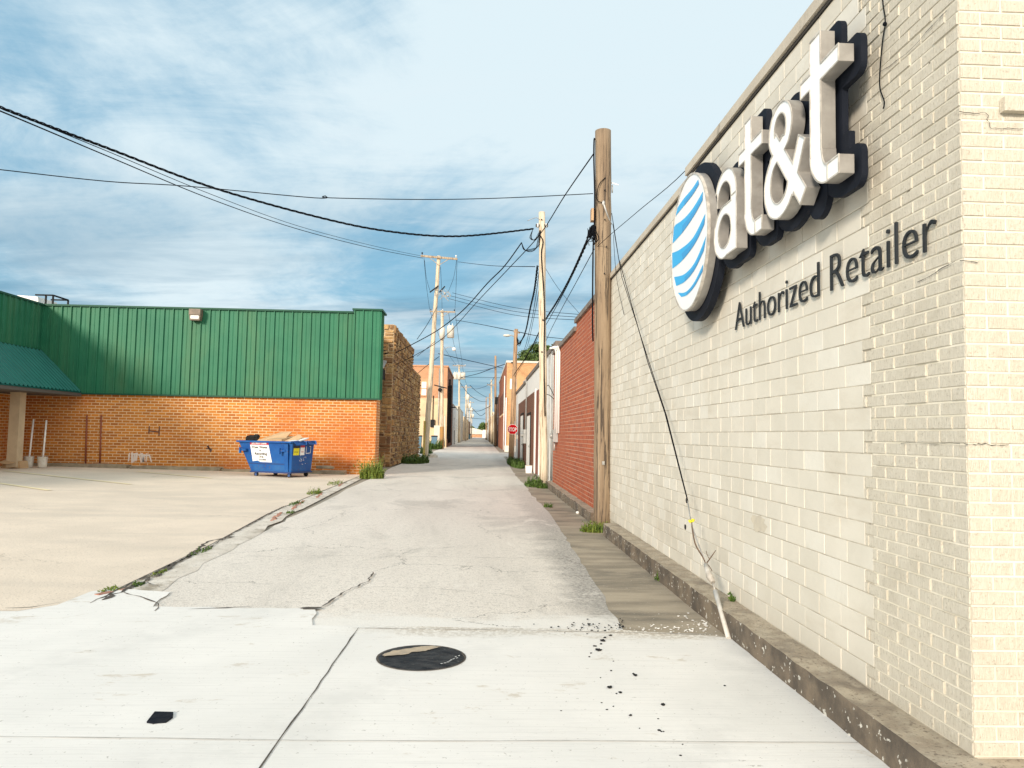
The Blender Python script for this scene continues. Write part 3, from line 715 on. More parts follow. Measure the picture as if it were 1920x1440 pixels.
# globe
gy, gz, gr = 7.36, 3.515, .665
mapg = lambda u, v, d: (d, gy-u, gz+v)
def disc(b, r, d0, d1, mf=0, ms=1, n=96, sy=1):
    P = [(r*math.cos(2*PI*i/n), r*sy*math.sin(2*PI*i/n)) for i in range(n)]
    vs = [mapg(u,v,d0) for u,v in P]+[mapg(u,v,d1) for u,v in P]
    b.add(vs, [tuple(range(n,2*n))], mf); b.add(vs, [(i,(i+1)%n,(i+1)%n+n,i+n) for i in range(n)], ms, True)
b = MB(); disc(b, gr, DB-.02, DF); g = b.build('globe_face', [M['sign_white'], M['sign_side']], sign)
b = MB(); n = 96
vs = []
for r_, d in ((gr+.004,DF+.02),(gr+.004,DF-.008),(gr-.012,DF-.008),(gr-.012,DF-.0005)):
    vs += [mapg(r_*math.cos(2*PI*i/n), r_*math.sin(2*PI*i/n), d) for i in range(n)]
b.add(vs, [(k*n+i, k*n+(i+1)%n, (k+1)*n+(i+1)%n, (k+1)*n+i) for k in range(3) for i in range(n)])
b.build('trim_edge', M['sign_trim'], g)
b = MB(); disc(b, gr+.10, 2.155, DB-.012, 0, 0); b.build('backing_plate', M['sign_back'], sign)
# blue swooshes laid on the face, thick at the left rim and tapering up to the right
st = MB(); st2 = MB()
def swoosh(b, up, lo, d):
    U = smooth([onX(1040+x/3.6, 220+y/3.6, DF) for x, y in up], 5); Lo = smooth([onX(1040+x/3.6, 220+y/3.6, DF) for x, y in lo], 5)
    n = len(U); V = []
    for p_ in U+Lo:
        q = Vector((0, p_.y-gy, p_.z-gz)); l = q.length
        if l > gr-.03: q *= (gr-.03)/l
        V.append((DF-d, gy+q.y, gz+q.z))
    b.add(V, [(i, i+n, i+1+n, i+1) for i in range(n-1)])
def smooth(pts, k=5):
    P = [Vector(p) for p in pts]; out = []
    for i in range(len(P)-1):
        a = P[max(i-1,0)]; b_ = P[i]; c = P[i+1]; d = P[min(i+2,len(P)-1)]
        for j in range(k):
            t = j/k; out.append(.5*((2*b_)+(c-a)*t+(2*a-5*b_+4*c-d)*t*t+(3*b_-a-3*c+d)*t**3))
    out.append(P[-1]); return out
SW = [([(812,640),(868,556),(928,484),(970,420)], [(816,668),(880,590),(935,520),(976,452)]),
      ([(794,740),(868,690),(936,612),(1002,500)], [(786,862),(862,780),(940,668),(1000,560)]),
      ([(790,918),(850,890),(936,812),(1018,650)], [(796,1022),(868,960),(950,850),(1012,722)]),
      ([(808,1078),(878,1058),(950,975),(1024,800)], [(822,1138),(880,1108),(945,1030),(1008,900)]),
      ([(834,1185),(888,1178),(946,1110),(1004,990)], [(856,1212),(895,1198),(946,1140),(1000,1040)])]
for up, lo in SW:
    swoosh(st, up, lo, .003)
    m1 = [(a[0]*.55+b_[0]*.45, a[1]*.55+b_[1]*.45) for a, b_ in zip(up, lo)]
    swoosh(st2, m1[1:], lo[1:], .0045)
st.build('blue_stripes', M['blue_a'], g); st2.build('deep_blue_stripes', M['blue_b'], g)

# ------------------------------------------------------------------ text
def text_mesh(body, size=1, extrude=0, offset=0, space=1):
    cu = bpy.data.curves.new('tmp', 'FONT'); cu.body = body; cu.size = size; cu.extrude = extrude; cu.offset = offset; cu.space_character = space
    cu.resolution_u = 4
    o = bpy.data.objects.new('tmp', cu); COL.objects.link(o); bpy.context.view_layer.update()
    me = bpy.data.meshes.new_from_object(o); vs = [tuple(v.co) for v in me.vertices]; fs = [tuple(p.vertices) for p in me.polygons]
    bpy.data.objects.remove(o); bpy.data.curves.remove(cu); bpy.data.meshes.remove(me)
    return vs, fs
aut = empty('shop_sign', (XW, 5.1, 2.5), 'dark grey raised words Authorized Retailer on the cream wall below the big white letters', 'sign')
word = 'Authorized Retailer'
vs_all, _ = text_mesh(word, 1)
x0 = min(v[0] for v in vs_all); x1 = max(v[0] for v in vs_all)
capv, _ = text_mesh('A', 1); caph = max(v[1] for v in capv)
sy_ = .242/caph; sx_ = (6.62-3.60)/(x1-x0)
for k, ch in enumerate(word):
    if ch == ' ': continue
    pv, _ = text_mesh(word[:k+1], 1); mxp = max(v[0] for v in pv)
    cv, cf = text_mesh(ch, 1, .05, -.018); nv_, _ = text_mesh(ch, 1); dx = mxp-max(v[0] for v in nv_)
    b = MB(); b.add([(XW-.022-v[2]*.12, 6.66-(v[0]+dx-x0)*sx_, 2.555+v[1]*sy_) for v in cv], cf)
    b.build('letter', M['auth'], aut)

def flat_text(b, body, size, fn, cx, cy, w=None, bold=0, depth=.002, mi=0):
    vs, fs = text_mesh(body, size, 0, bold)
    xa = min(v[0] for v in vs); xb = max(v[0] for v in vs); sc_ = 1 if w is None else w/(xb-xa)
    b.add([fn(cx+(v[0]-(xa+xb)/2)*sc_, cy+v[1], depth) for v in vs], fs, mi)

# loose wire hanging down the brick
b = MB(); pts = [onX(px, py, XW-.02) for px, py in ((1654,-60),(1655,0),(1660,40),(1655,75),(1650,130),(1650,165),(1658,190),(1656,204))]
def smooth(pts, k=5):
    P = [Vector(p) for p in pts]; out = []
    for i in range(len(P)-1):
        a = P[max(i-1,0)]; b_ = P[i]; c = P[i+1]; d = P[min(i+2,len(P)-1)]
        for j in range(k):
            t = j/k; out.append(.5*((2*b_)+(c-a)*t+(2*a-5*b_+4*c-d)*t*t+(3*b_-a-3*c+d)*t**3))
    out.append(P[-1]); return out
b.tube(smooth(pts), .004, 6)
b.sphere(onX(1659, 45, XW-.022), .012,.012,.012)
b.build('loose_wire', M['cable'], shop)

# ------------------------------------------------------------------ red brick building (beyond the first pole)
red = empty('brick_building', (2.25, 19, 0), 'low red brick building with stepped dark coping right behind the nearest pole', 'building')
b = MB(); b.box(XW-.0+.005, 9, 13.62, 18.3, 0, 4.32); b.box(XW+.005, 9, 18.3, 23.9, 0, 4.14); b.build('brick_wall', M['redwall'], red)
b = MB(); b.box(XW-.05, 9, 13.67, 18.34, 4.32, 4.42); b.box(XW-.05, 9, 18.345, 23.95, 4.14, 4.25); b.build('coping', M['redcap'], red)
# conduits and meter boxes at its far end
for px in (1043.0, 1046.3, 1049.5):
    a = onX(px, 660, XW-.04); c = onX(px, 812, XW-.04)
    b = MB(); b.tube([(a.x-.2,a.y,a.z+.1),(a.x-.06,a.y,a.z+.16),(a.x,a.y,a.z),(a.x,a.y,c.z)], .028, 8); b.build('conduit', M['white'], red)
a = onX(1044, 806, XW); c = onX(1044, 829, XW)
b = MB(); b.box(XW-.14, XW, a.y-.35, a.y+.02, c.z, a.z); mb = b.build('meter_box', M['grey'], red)
b = MB(); b.cyl((XW-.14,a.y-.2,(a.z+c.z)/2),(XW-.22,a.y-.2,(a.z+c.z)/2),.08,.07,12); b.cyl((XW-.08,a.y-.17,c.z),(XW-.08,a.y-.17,c.z-.25),.03,.03,8); b.build('meter_dial', M['steel'], mb)

# ------------------------------------------------------------------ white building with brown brick infill and doors
XB = 2.36
wb = empty('white_building', (XB, 38, 0), 'long low white building with brown brick infill and two white doors, right of the alley', 'building')
def yz(px, py, X=XB): q = onX(px, py, X); return q.y, q.z
y_near, zt1 = yz(1034, 668); y_s, zt2 = yz(988, 703); y_far, zt3 = yz(968, 726)
b = MB(); b.box(XB, 12, 23.96, y_s, 0, 4.45); b.box(XB, 12, y_s, 52, 0, 4.35); b.build('wall', M['white'], wb)
b = MB(); b.box(XB-.06, 12.05, 24.0, y_s, 4.45, 4.6); b.box(XB-.06, 12.05, y_s+.01, 52.05, 4.35, 4.5); b.build('coping', M['redcap'], wb)
ya, _ = yz(1001, 800); yb, _ = yz(972, 800)
b = MB(); b.box(XB-.02, XB, ya, yb, 0, 3.55); b.build('brick_infill', M['brownbrick'], wb)
for (pa, pb, mm, nm, zt) in ((996,989.5,'white','door',2.55), (982.5,977.5,'white','door',2.7)):
    y0, _ = yz(pa, 800); y1, _ = yz(pb, 800)
    b = MB(); b.box(XB-.05, XB-.02, y0, y1, .12, zt); d = b.build(nm, M[mm], wb)
    b = MB(); b.sphere((XB-.09, y0+.12, 1.1), .04,.04,.04); b.box(XB-.07, XB-.05, y0+.06, y0+.18, 1.02, 1.2); b.build('handle', M['steel'], d)
    b = MB(); b.box(XB-.06, XB-.02, y0-.08, y0-.01, .1, zt+.08); b.box(XB-.06, XB-.02, y1+.01, y1+.08, .1, zt+.08); b.box(XB-.06, XB-.02, y0-.08, y1+.08, zt+.082, zt+.15); b.build('door_frame', M['dark'], d)
y0, _ = yz(1013, 800); y1, _ = yz(1005.5, 800)
b = MB(); b.box(XB-.02, XB+.0, y0, y1, .02, 3.5); d = b.build('overhead_door', M['rust'], wb); d['label'] = 'tall rust red roll door'
b = MB(); b.box(XB-.07, XB-.021, y0-.35, y0-.003, 0, 3.6); b.build('door_jamb', M['white'], d); b = MB(); b.box(XB-.07, XB-.021, y1+.003, y1+.12, 0, 3.6); b.build('door_jamb', M['white'], d)
a = onX(988, 700, XB-.06); b = MB(); b.tube([(XB-.25,a.y,4.3),(XB-.12,a.y,4.45),(XB-.07,a.y,4.2),(XB-.07,a.y,1.9)], .035, 8); b.build('conduit', M['grey'], wb)
b = MB(); b.box(XB-.2, XB-.02, a.y-.3, a.y+.25, 1.2, 1.9); mb = b.build('meter_box', M['grey'], wb)
b = MB(); b.cyl((XB-.2,a.y,1.6),(XB-.3,a.y,1.6),.1,.09,12); b.build('meter_dial', M['steel'], mb)
for k, px in enumerate((1030, 1036)):
    a = onX(px, 700, XB-.03); b = MB(); b.cyl((XB-.03,a.y,.1),(XB-.03,a.y,4.4),.035,.035,8); b.build('downspout', M['white' if k else 'grey'], wb)

# ------------------------------------------------------------------ orange brick building beyond the cross street, right
ob = empty('brick_building', (2.4, 80, 0), 'tall orange brick building with pale coping on the right behind the stop sign', 'building')
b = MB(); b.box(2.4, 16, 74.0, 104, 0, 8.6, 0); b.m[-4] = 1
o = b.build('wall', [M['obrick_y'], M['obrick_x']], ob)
b = MB(); b.box(2.33, 16.1, 73.9, 104.1, 8.6, 8.8); b.build('coping', M['offwhite'], ob)
for k in range(4):
    y0 = 82+k*4.2; b = MB(); b.box(2.37, 2.4, y0, y0+1.1, 3.9, 6.2); w = b.build('window', M['dark'], ob)
    b = MB(); b.box(2.3, 2.4, y0-.1, y0+1.2, 3.75, 3.88); b.build('sill', M['tanst'], w)
q = onY(958.5, 720, 74); b = MB(); b.box(q.x-.12, q.x+.5, 73.93, 74, q.z-.5, q.z+.5); w = b.build('window', M['white'], ob)
b = MB(); b.box(2.34, 2.44, 73.85, 73.95, .1, 5.2); b.cyl((2.3,76.5,.1),(2.3,76.5,7.5),.06,.06,8); b.build('downspout', M['white'], ob)
b = MB(); b.box(2.3, 4.2, 73.7, 73.99, 0, .6); b.build('plinth', M['offwhite'], ob)

# buildings further down the right side
def simple_building(x, y0, y1, h, side, front, lb, depth=10, sgn=1, wins=2, capm='offwhite', roof=None, door=True, nm='brick_building'):
    r = empty(nm, (x, (y0+y1)/2, 0), lb, 'building')
    xa, xb = (x, x+depth) if sgn > 0 else (x-depth, x)
    b = MB(); b.box(xa, xb, y0, y1, 0, h); b.m[-4] = 1
    b.build('wall', [M[side], M[front]], r)
    b = MB(); b.box(xa-.06, xb+.06, y0-.06, y1+.06, h, h+.18); b.build('coping', M[capm], r)
    if wins:
        for k in range(wins):
            yy = y0+(k+.5)*(y1-y0)/wins; xs = (x-.04, x) if sgn > 0 else (x, x+.04)
            b = MB(); b.box(xs[0], xs[1], yy-.6, yy+.6, h*.45, h*.45+1.5); w = b.build('window', M['glass'], r)
            b = MB(); b.box(xs[0]-.03, xs[1]+.03, yy-.7, yy+.7, h*.45-.12, h*.45-.003); b.build('sill', M['offwhite'], w)
    if door:
        xs = (x-.05, x) if sgn > 0 else (x, x+.05); yy = y0+(y1-y0)*.3
        b = MB(); b.box(xs[0], xs[1], yy, yy+1.1, 0, 2.2); b.build('door', M['dark'], r)
    return r
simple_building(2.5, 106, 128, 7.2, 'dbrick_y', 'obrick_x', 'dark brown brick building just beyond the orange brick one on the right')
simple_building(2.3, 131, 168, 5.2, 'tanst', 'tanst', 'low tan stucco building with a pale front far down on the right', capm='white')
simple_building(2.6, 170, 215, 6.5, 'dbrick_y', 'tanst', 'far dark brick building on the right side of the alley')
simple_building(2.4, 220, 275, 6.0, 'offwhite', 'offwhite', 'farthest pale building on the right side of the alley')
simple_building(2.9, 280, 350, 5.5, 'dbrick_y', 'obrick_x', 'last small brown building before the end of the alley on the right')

# ------------------------------------------------------------------ left side far buildings
tan = empty('brick_building', (-4.1, 95, 0), 'orange and tan building with a small white window behind the leaning pole on the left', 'building')
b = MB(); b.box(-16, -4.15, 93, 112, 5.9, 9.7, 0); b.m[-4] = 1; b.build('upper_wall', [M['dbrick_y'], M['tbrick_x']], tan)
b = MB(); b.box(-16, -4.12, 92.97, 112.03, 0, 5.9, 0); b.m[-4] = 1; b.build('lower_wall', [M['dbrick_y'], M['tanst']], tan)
b = MB(); b.box(-16.1, -4.05, 92.9, 112.1, 9.7, 9.88); b.build('coping', M['tbrick_x'], tan)
a = onY(791, 716, 93); c = onY(799, 741, 93)
b = MB(); b.box(a.x, c.x, 92.93, 93, c.z, a.z); w = b.build('window', M['white'], tan)
b = MB(); b.box(a.x-.1, c.x+.1, 92.88, 92.99, c.z-.12, c.z-.002); b.build('sill', M['tbrick_x'], w); b = MB(); b.box(a.x, c.x, 92.9, 92.93, (a.z+c.z)/2-.05, (a.z+c.z)/2+.05); b.build('glazing_bar', M['tbrick_x'], w)
for px in (783, 824):
    a = onY(px, 700, 92.9); b = MB(); b.cyl((a.x,92.9,.2),(a.x,92.9,9.5 if px > 800 else 7),.07,.07,8); b.build('downspout', M['steel'], tan)
a = onY(822, 800, 92.9); b = MB(); b.box(a.x-.5, a.x+.5, 92.6, 92.94, .1, 2.6); b.build('service_cabinet', M['offwhite'], tan)
a = onY(811, 800, 92.9)
b = MB(); b.box(a.x-.25, a.x+.25, 92.7, 92.94, 2.4, 3.3); b.cyl((a.x,92.85,3.3),(a.x,92.85,6.2),.05,.05,6); b.build('meter_box', M['dark'], tan)
b = MB(); b.box(-4.11, -4.0, 94, 94.5, 1, 7.5); b.box(-4.11, -3.9, 97, 97.3, .5, 8.5); b.box(-4.11,-3.9,101,101.3,.5,8); b.box(-4.11, -3.5, 104, 106, 5.2, 5.3); b.build('side_pipes', M['dark'], tan)
simple_building(-4.2, 114, 142, 5.9, 'white', 'white', 'white low building beyond the orange and tan one on the left', sgn=-1, wins=2)
simple_building(-4.4, 146, 190, 6.8, 'offwhite', 'offwhite', 'pale stucco building next after the white one down the left side', sgn=-1, wins=3)
simple_building(-4.3, 195, 250, 6.0, 'tanst', 'tanst', 'far tan building on the left side of the alley', sgn=-1, wins=3)
simple_building(-4.6, 255, 350, 6.5, 'dbrick_y', 'obrick_x', 'farthest brown brick building on the left side of the alley', sgn=-1, wins=3)
eb = empty('low_building', (0, 430, 0), 'low tan building with white roof closing the far end of the alley', 'building')
a = onY(884, 812, 430); c = onY(906, 820, 430)
b = MB(); b.box(a.x-6, c.x, 430, 440, 0, a.z-.6); b.build('wall', M['tbrick_x'], eb)
b = MB(); b.prism([(a.x-7,0),(c.x+1,0),(c.x-1,2.4),(a.x,3.6)], lambda u,v,d: (u,d,a.z-.6+v), 441, 429.5); b.build('roof', M['offwhite'], eb)
simple_building(1.0, 405, 425, 4.0, 'white', 'white', 'small white shed at the far right end of the alley', depth=6, wins=0, nm='small_shed')

# ------------------------------------------------------------------ stone building
sb = empty('stone_building', (-4.3, 44, 0), 'rough brown sandstone building left of the alley behind the green clad one', 'building')
def stonewall(name, fn, u0, u1, v0, v1, seed, topf=None):
    r = random.Random(seed); b = MB(); cols = []
    v = v0
    while v < v1-.05:
        h = min(r.choice((.18,.24,.3,.36)), v1-v)
        if v1-(v+h) < .1: h = v1-v
        u = u0
        while u < u1-.02:
            w = r.uniform(.20,.52);
            if u1-(u+w) < .15: w = u1-u
            sp = [(v, v+h)] if r.random() < .55 or h < .23 else [(v, v+h*.5), (v+h*.5, v+h)]
            for (a_, c_) in sp:
                g = .014; n0 = len(b.f); d = r.uniform(.03,.10)
                j = lambda: r.uniform(-.022,.022); P = [(u+g+abs(j())*.6,a_+g+abs(j())*.6),(u+w-g-abs(j()),a_+g+abs(j())*.5),(u+w-g-abs(j())*.6,c_-g-abs(j())),(u+g+abs(j()),c_-g-abs(j())*.6)]
                ch = .03
                Q = [(u+g+ch+j(),a_+g+ch+j()),(u+w-g-ch+j(),a_+g+ch+j()),(u+w-g-ch+j(),c_-g-ch+j()),(u+g+ch+j(),c_-g-ch+j())]
                vs = [fn(x_,y_,0) for x_,y_ in P]+[fn(x_,y_,d+j()) for x_,y_ in Q]
                b.add(vs, [(4,5,6,7)]+[(i,(i+1)%4,(i+1)%4+4,i+4) for i in range(4)])
                k = r.random(); base = (.43,.245,.10) if k < .35 else ((.29,.155,.07) if k < .62 else ((.54,.35,.155) if k < .9 else (.16,.09,.05)))
                q = r.uniform(.8,1.2); cols += [(base[0]*q, base[1]*q, base[2]*q)]*(len(b.f)-n0)
            u += w
        v += h
    o = b.build(name, M['stone'], sb)
    ca = o.data.color_attributes.new('block', 'FLOAT_COLOR', 'CORNER'); i = 0
    for p_, c_ in zip(o.data.polygons, cols):
        for li in p_.loop_indices: ca.data[li].color = (*c_, 1)
    return o
M['stmortar'] = mat('stone_mortar', (.58,.44,.28), (.40,.29,.17), 3, .95, .01, 15)
b = MB(); b.box(-11, -4.25, 36.8, 46.9, 0, 6.8); b.box(-11, -4.25, 46.9, 53, 0, 5.6); b.build('wall_core', M['stmortar'], sb)
stonewall('side_wall', lambda u,v,d: (-4.25+d, u, v), 36.8, 53, 0, 5.55, 1)
b_ = stonewall('side_wall', lambda u,v,d: (-4.25+d, u, v), 36.8, 46.9, 5.57, 6.8, 3)
stonewall('front_wall', lambda u,v,d: (u, 36.8-d, v), -6.2, -4.25, 0, 6.8, 2)
a = onY(718, 672, 36); c = onY(744, 690, 36)
b = MB(); b.prism([(36.8,0),(35.6,-.45),(35.6,-.5),(36.8,-.08)], lambda u,v,d: (d,u,a.z+v), -6.5, -4.55); b.build('awning_sheet', M['grey'], sb)
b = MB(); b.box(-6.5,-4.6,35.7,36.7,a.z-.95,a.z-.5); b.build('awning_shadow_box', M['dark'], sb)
rv = random.Random(8); b = MB()
for k in range(26):
    c0 = Vector((rv.uniform(-6.0,-4.7), rv.uniform(35.7,36.5), a.z+rv.uniform(-.1,.5)))
    b.tube(smooth([c0+Vector((rv.uniform(-.4,.4),rv.uniform(-.1,.1),rv.uniform(-.3,.3))) for _ in range(4)],3), .018, 5)
b.build('wire_tangle', M['cable'], sb)

# ------------------------------------------------------------------ green clad building
YF = 29.5
gb = empty('commercial_building', (-10, 31, 0), 'green metal clad building on orange brick base with teal awning, left of the parking lot', 'building')
def fz(px, py): q = onY(px, py, YF); return q.x, q.z
xl = -16.6; xr = fz(664, 700)[0]; pl0 = fz(661, 800)[0]; pl1 = fz(706, 800)[0]
ztop = 6.35; zmid = fz(400, 745)[1]; zpt = fz(690, 583)[1]
print('green', xl, xr, pl0, pl1, fz(85,571), fz(664,588), fz(155,740), fz(710,752), zpt, zmid)
ztL = fz(90,572)[1]; ztR = fz(664,588)[1]; zmL = fz(155,740)[1]; zmR = fz(660,748)[1]
b = MB(); b.box(-24, pl0, YF, 36.5, 0, zmR); b.build('brick_wall', M['orange_x'], gb)
b = MB(); b.box(pl0, pl1, YF-.18, YF+.85, 0, zmR, 0); 
b.m[-3] = 1; b.m[-1] = 1
b.build('brick_pilaster', [M['orange_x'], M['orange_y']], gb)
def clad(b, xa, xb, y, za, zb, step, fn, ribw=.055, ribd=.06):
    n = max(1, round((xb-xa)/step)); st_ = (xb-xa)/n; prof = []
    for i in range(n):
        u = xa+i*st_; prof += [(u,0),(u+.012,ribd),(u+ribw-.012,ribd),(u+ribw,0)]
        m_ = u+ribw+(st_-ribw)*.5; prof += [(m_-.02,0),(m_-.008,ribd*.25),(m_+.008,ribd*.25),(m_+.02,0)]
    prof.append((xb,0)); k = len(prof)
    vs = [fn(u,d,za) for u,d in prof]+[fn(u,d,zb) for u,d in prof]
    b.add(vs, [(i,i+1,i+1+k,i+k) for i in range(k-1)])
zt_ = (ztL+ztR)/2
b = MB(); b.box(-24, pl0, YF-.05, 36.4, zmR+.03, zt_-.02); clad(b, xl, pl0, YF, zmR+.03, zt_-.02, .345, lambda u,d,z: (u,YF-.055-d,z)); b.build('metal_cladding', M['green'], gb)
b = MB(); b.box(pl0-.03, pl1+.04, YF-.25, YF+.9, zmR+.03, zpt-.03)
clad(b, pl0-.03, pl1+.04, YF, zmR+.03, zpt-.03, .345, lambda u,d,z: (u,YF-.255-d,z))
clad(b, YF-.25, YF+.9, YF, zmR+.03, zpt-.03, .345, lambda u,d,z: (pl1+.045+d,u,z)); b.build('pilaster_cladding', M['green'], gb)
b = MB(); b.box(-24, pl0-.05, YF-.14, 36.5, zt_-.018, zt_+.05); b.box(pl0-.09, pl1+.15, YF-.33, YF+.97, zpt-.028, zpt+.04); b.box(xl, pl0-.05, YF-.12, YF-.055, zmR-.03, zmR+.028); b.box(pl0-.06, pl1+.15, YF-.31, YF-.255, zmR-.03, zmR+.028); b.build('trim_flashing', M['green_trim'], gb)
# left wing; its unseen near length is extended to cast shade on the facade
b = MB(); b.box(-30, xl-.6, 12, YF-.01, 0, zmR); b.build('wing_brick_wall', M['orange_y'], gb)
b = MB(); zwa = onY(85,657,YF-.1).z; b.box(-30, xl, 12, YF-.06, zwa, zt_-.02); clad(b, 12, YF-.15, 0, zwa, zt_-.02, .345, lambda u,d,z: (xl+.005+d,u,z)); b.build('wing_cladding', M['green'], gb)
b = MB(); b.box(-30, xl+.07, 12, YF-.145, zt_-.018, zt_+.05); b.box(xl+.0, xl+.1, 12, YF-.145, zwa-.05, zwa+.02); b.build('wing_flashing', M['green_trim'], gb)
# awning: slopes from wing wall out to the right
xo = onY(154,739,YF-.1).x; n = 60; b = MB(); vs = []; prof = []
y = YF-.16
while y > 11.9:
    prof += [(y,0),(y-.03,.045),(y-.09,.045),(y-.12,0)]; y -= .24
for (yy, d) in prof: vs.append((xl+.1, yy, zwa-.03+d))
k = len(prof)
for (yy, d) in prof: vs.append((xo, yy, zmR+.05+d))
b.add(vs, [(i,i+k,i+1+k,i+1) for i in range(k-1)])
b.add([(xl+.1,11.9,zwa-.06),(xo,11.9,zmR+.02),(xo,YF-.16,zmR+.02),(xl+.1,YF-.16,zwa-.06)], [(0,1,2,3)])
b.build('awning', M['green2'], gb)
b = MB(); b.box(xl-.6, xo-.02, 11.9, YF-.1, zmR-.10, zmR+.012); b.build('awning_soffit', M['soffit'], gb)
c0 = onY(30, 800, 27.2)
b = MB(); b.box(c0.x-.17, c0.x+.17, 27.05, 27.4, 0, zmR-.10); b.build('awning_column', M['col'], gb)
# flood light
a = onY(370, 590, YF-.1)
b = MB(); b.box(a.x-.21, a.x+.21, YF-.40, YF-.1, a.z-.05, a.z+.18); b.prism([(-.21,-.05),(.21,-.05),(.18,-.25),(-.18,-.25)], lambda u,v,d: (a.x+u,d,a.z+v), YF-.12, YF-.36); fl = b.build('flood_light', M['lamp'], gb)
b = MB(); b.box(a.x-.15, a.x+.15, YF-.37, YF-.362, a.z-.19, a.z-.07); b.build('lens', M['ceramic'], fl)
# pipes on the brick wall, outlets, graffiti
for px, y0_, y1_ in ((163,778,877),(190,778,877)):
    a = onY(px, y0_, YF-.05); c = onY(px-3, y1_, YF-.05)
    b = MB(); b.cyl((c.x,YF-.05,.1),(a.x,YF-.05,a.z),.03,.03,8); b.build('wall_pipe', mat('pipe_brown_red', (.25,.07,.035), rough=.7), gb)
b = MB(); rg = random.Random(4)
for k in range(9):
    px = 243+k*4.6; a = onY(px, 849+rg.uniform(-1,3), YF-.008); c = onY(px+rg.uniform(-3,5), 866+rg.uniform(-3,2), YF-.008); w = rg.uniform(.02,.045)
    b.add([(a.x-w,a.y,a.z),(c.x-w,c.y,c.z),(c.x+w,c.y,c.z),(a.x+w,a.y,a.z)], [(0,1,2,3)])
for k in range(3):
    a = onY(246+k*13, 852+k, YF-.0095); c = onY(256+k*12, 850+k*2, YF-.0095)
    b.add([(a.x,a.y,a.z-.03),(c.x,c.y,c.z-.03),(c.x,c.y,c.z+.02),(a.x,a.y,a.z+.02)], [(0,1,2,3)])
b.build('white_graffiti', M['graf'], gb)
b = MB()
for (x_0,y_0,x_1,y_1) in ((280,799,279,813),(299,799,298,818),(280,808,298,810),(390,835,395,848),(386,841,398,842),(388,836,397,846)):
    a = onY(x_0, y_0, YF-.008); c = onY(x_1, y_1, YF-.008); d = (c-a).normalized(); nn = Vector((-d.z,0,d.x))*.022
    b.add([a-nn, c-nn, c+nn, a+nn], [(0,1,2,3)])
b.build('dark_graffiti', M['grafd'], gb)
# rooftop unit
ru = empty('rooftop_unit', (-17.6, 33, zt_), 'white rooftop box with dark open frame above the corner of the green cladding', 'rooftop unit')
a = onY(50, 558, 34); c = onY(85, 570, 34)
zu = onY(60,556,33.5).z; b = MB(); b.prism([(a.x,zt_-.3),(c.x+.1,zt_-.3),(c.x-.05,zu),(a.x-.1,zu+.05)], lambda u,v,d: (u,d,v), 35, 33.5); b.build('housing', M['white'], ru)
b = MB(); x0_, x1_ = c.x-.1, onY(114,560,34).x; zz = onY(100, 558, 34).z
for (p_, q_) in (((x0_,33.4,zz),(x1_,33.4,zz)), ((x1_,33.4,zz),(x1_,33.4,zt_-.2)), ((x1_-.3,33.4,zz),(x1_-.3,33.4,zt_-.2)), ((x1_,33.4,zz),(x1_,34.6,zz)), ((x1_,34.6,zz),(x1_,34.6,zt_-.2)), ((x0_,34.6,zz),(x1_,34.6,zz))): b.bar(p_, q_, .06, .06)
b.build('frame', M['dark'], ru)

# wheel stops / kerb blocks along the facade
segs = [(-17.2,-13.0),(-12.9,-9.6),(-9.5,-5.0)]
for i, (xa, xb) in enumerate(segs):
    yk = 28.95-(.1 if i == 2 else 0)
    b = MB(); jitbox(b, xa, xb, yk, yk+.42, -.02, .26-.05*i, 16, 2, .02, rk)
    o = b.build('kerb', [M['kerb']]); struct(o)
a = onZ(590, 884, .2)

# ------------------------------------------------------------------ buckets with poles
for i, (px, pt, lb, lb2) in enumerate((((53,878),(63,786),'white bucket with writing nearest the cream column','white pole standing in the bucket nearest the column'), ((79,877),(87,788),'white bucket on the right of the pair by the brick wall','white pole standing in the right hand bucket'))):
    z0 = .17; p = onZ(px[0], px[1], z0); p.y = 27.9; q = onY(px[0], px[1], 27.9); p.x = q.x
    r = empty('bucket', (p.x, p.y, z0), lb, 'bucket', 'white buckets by the wall')
    b = MB(); n = 18; b.tube([(0,0,0),(0,0,.02),(0,0,.36),(0,0,.375)], [.135,.14,.165,.175], n, 0, False); b.add([(.135*math.cos(2*PI*k/n),.135*math.sin(2*PI*k/n),.004) for k in range(n)], [tuple(range(n))]); b.build('pail', M['bucket'], r, world=False)
    b = MB(); b.tube([(.175*math.cos(t_*PI/8),-.03-.05*math.sin(t_*PI/8),.35-.13*math.sin(t_*PI/8)) for t_ in range(9)], .006, 5); b.build('handle', M['steel'], r, world=False)
    b = MB(); b.cyl((0,0,.005),(0,0,.12),.12,.13,14); b.build('filling', M['kerb'], r, world=False)
    top = onY(pt[0], pt[1], 28.3)
    b = MB(); b.tube([(p.x,p.y,z0+.06),tuple(top)], .03, 8); o = b.build('pole', M['white'], None, (p.x,p.y,z0)); tag(o, lb2, 'pole', 'poles in the buckets')
a = onZ(34, 882, .15)
r = empty('cardboard_box', (onY(33,875,27.6).x, 27.4, .14), 'flattened cardboard box lying at the foot of the cream column', 'box')
b = MB(); b.prism([(-.33,0),(.36,0),(.30,.26),(-.12,.34)], lambda u,v,d: (u,d,v), .25, -.25); b.build('carton', M['card'], r, world=False)
b = MB(); b.add([(-.33,-.26,.01),(.1,-.55,.012),(.3,-.5,.09),(.36,-.26,.03)], [(0,1,2,3)]); b.add([(-.12,-.25,.34),(-.3,-.5,.2),(.15,-.5,.17),(.30,-.25,.26)], [(0,1,2,3)]); b.build('flap', M['card'], r, world=False)

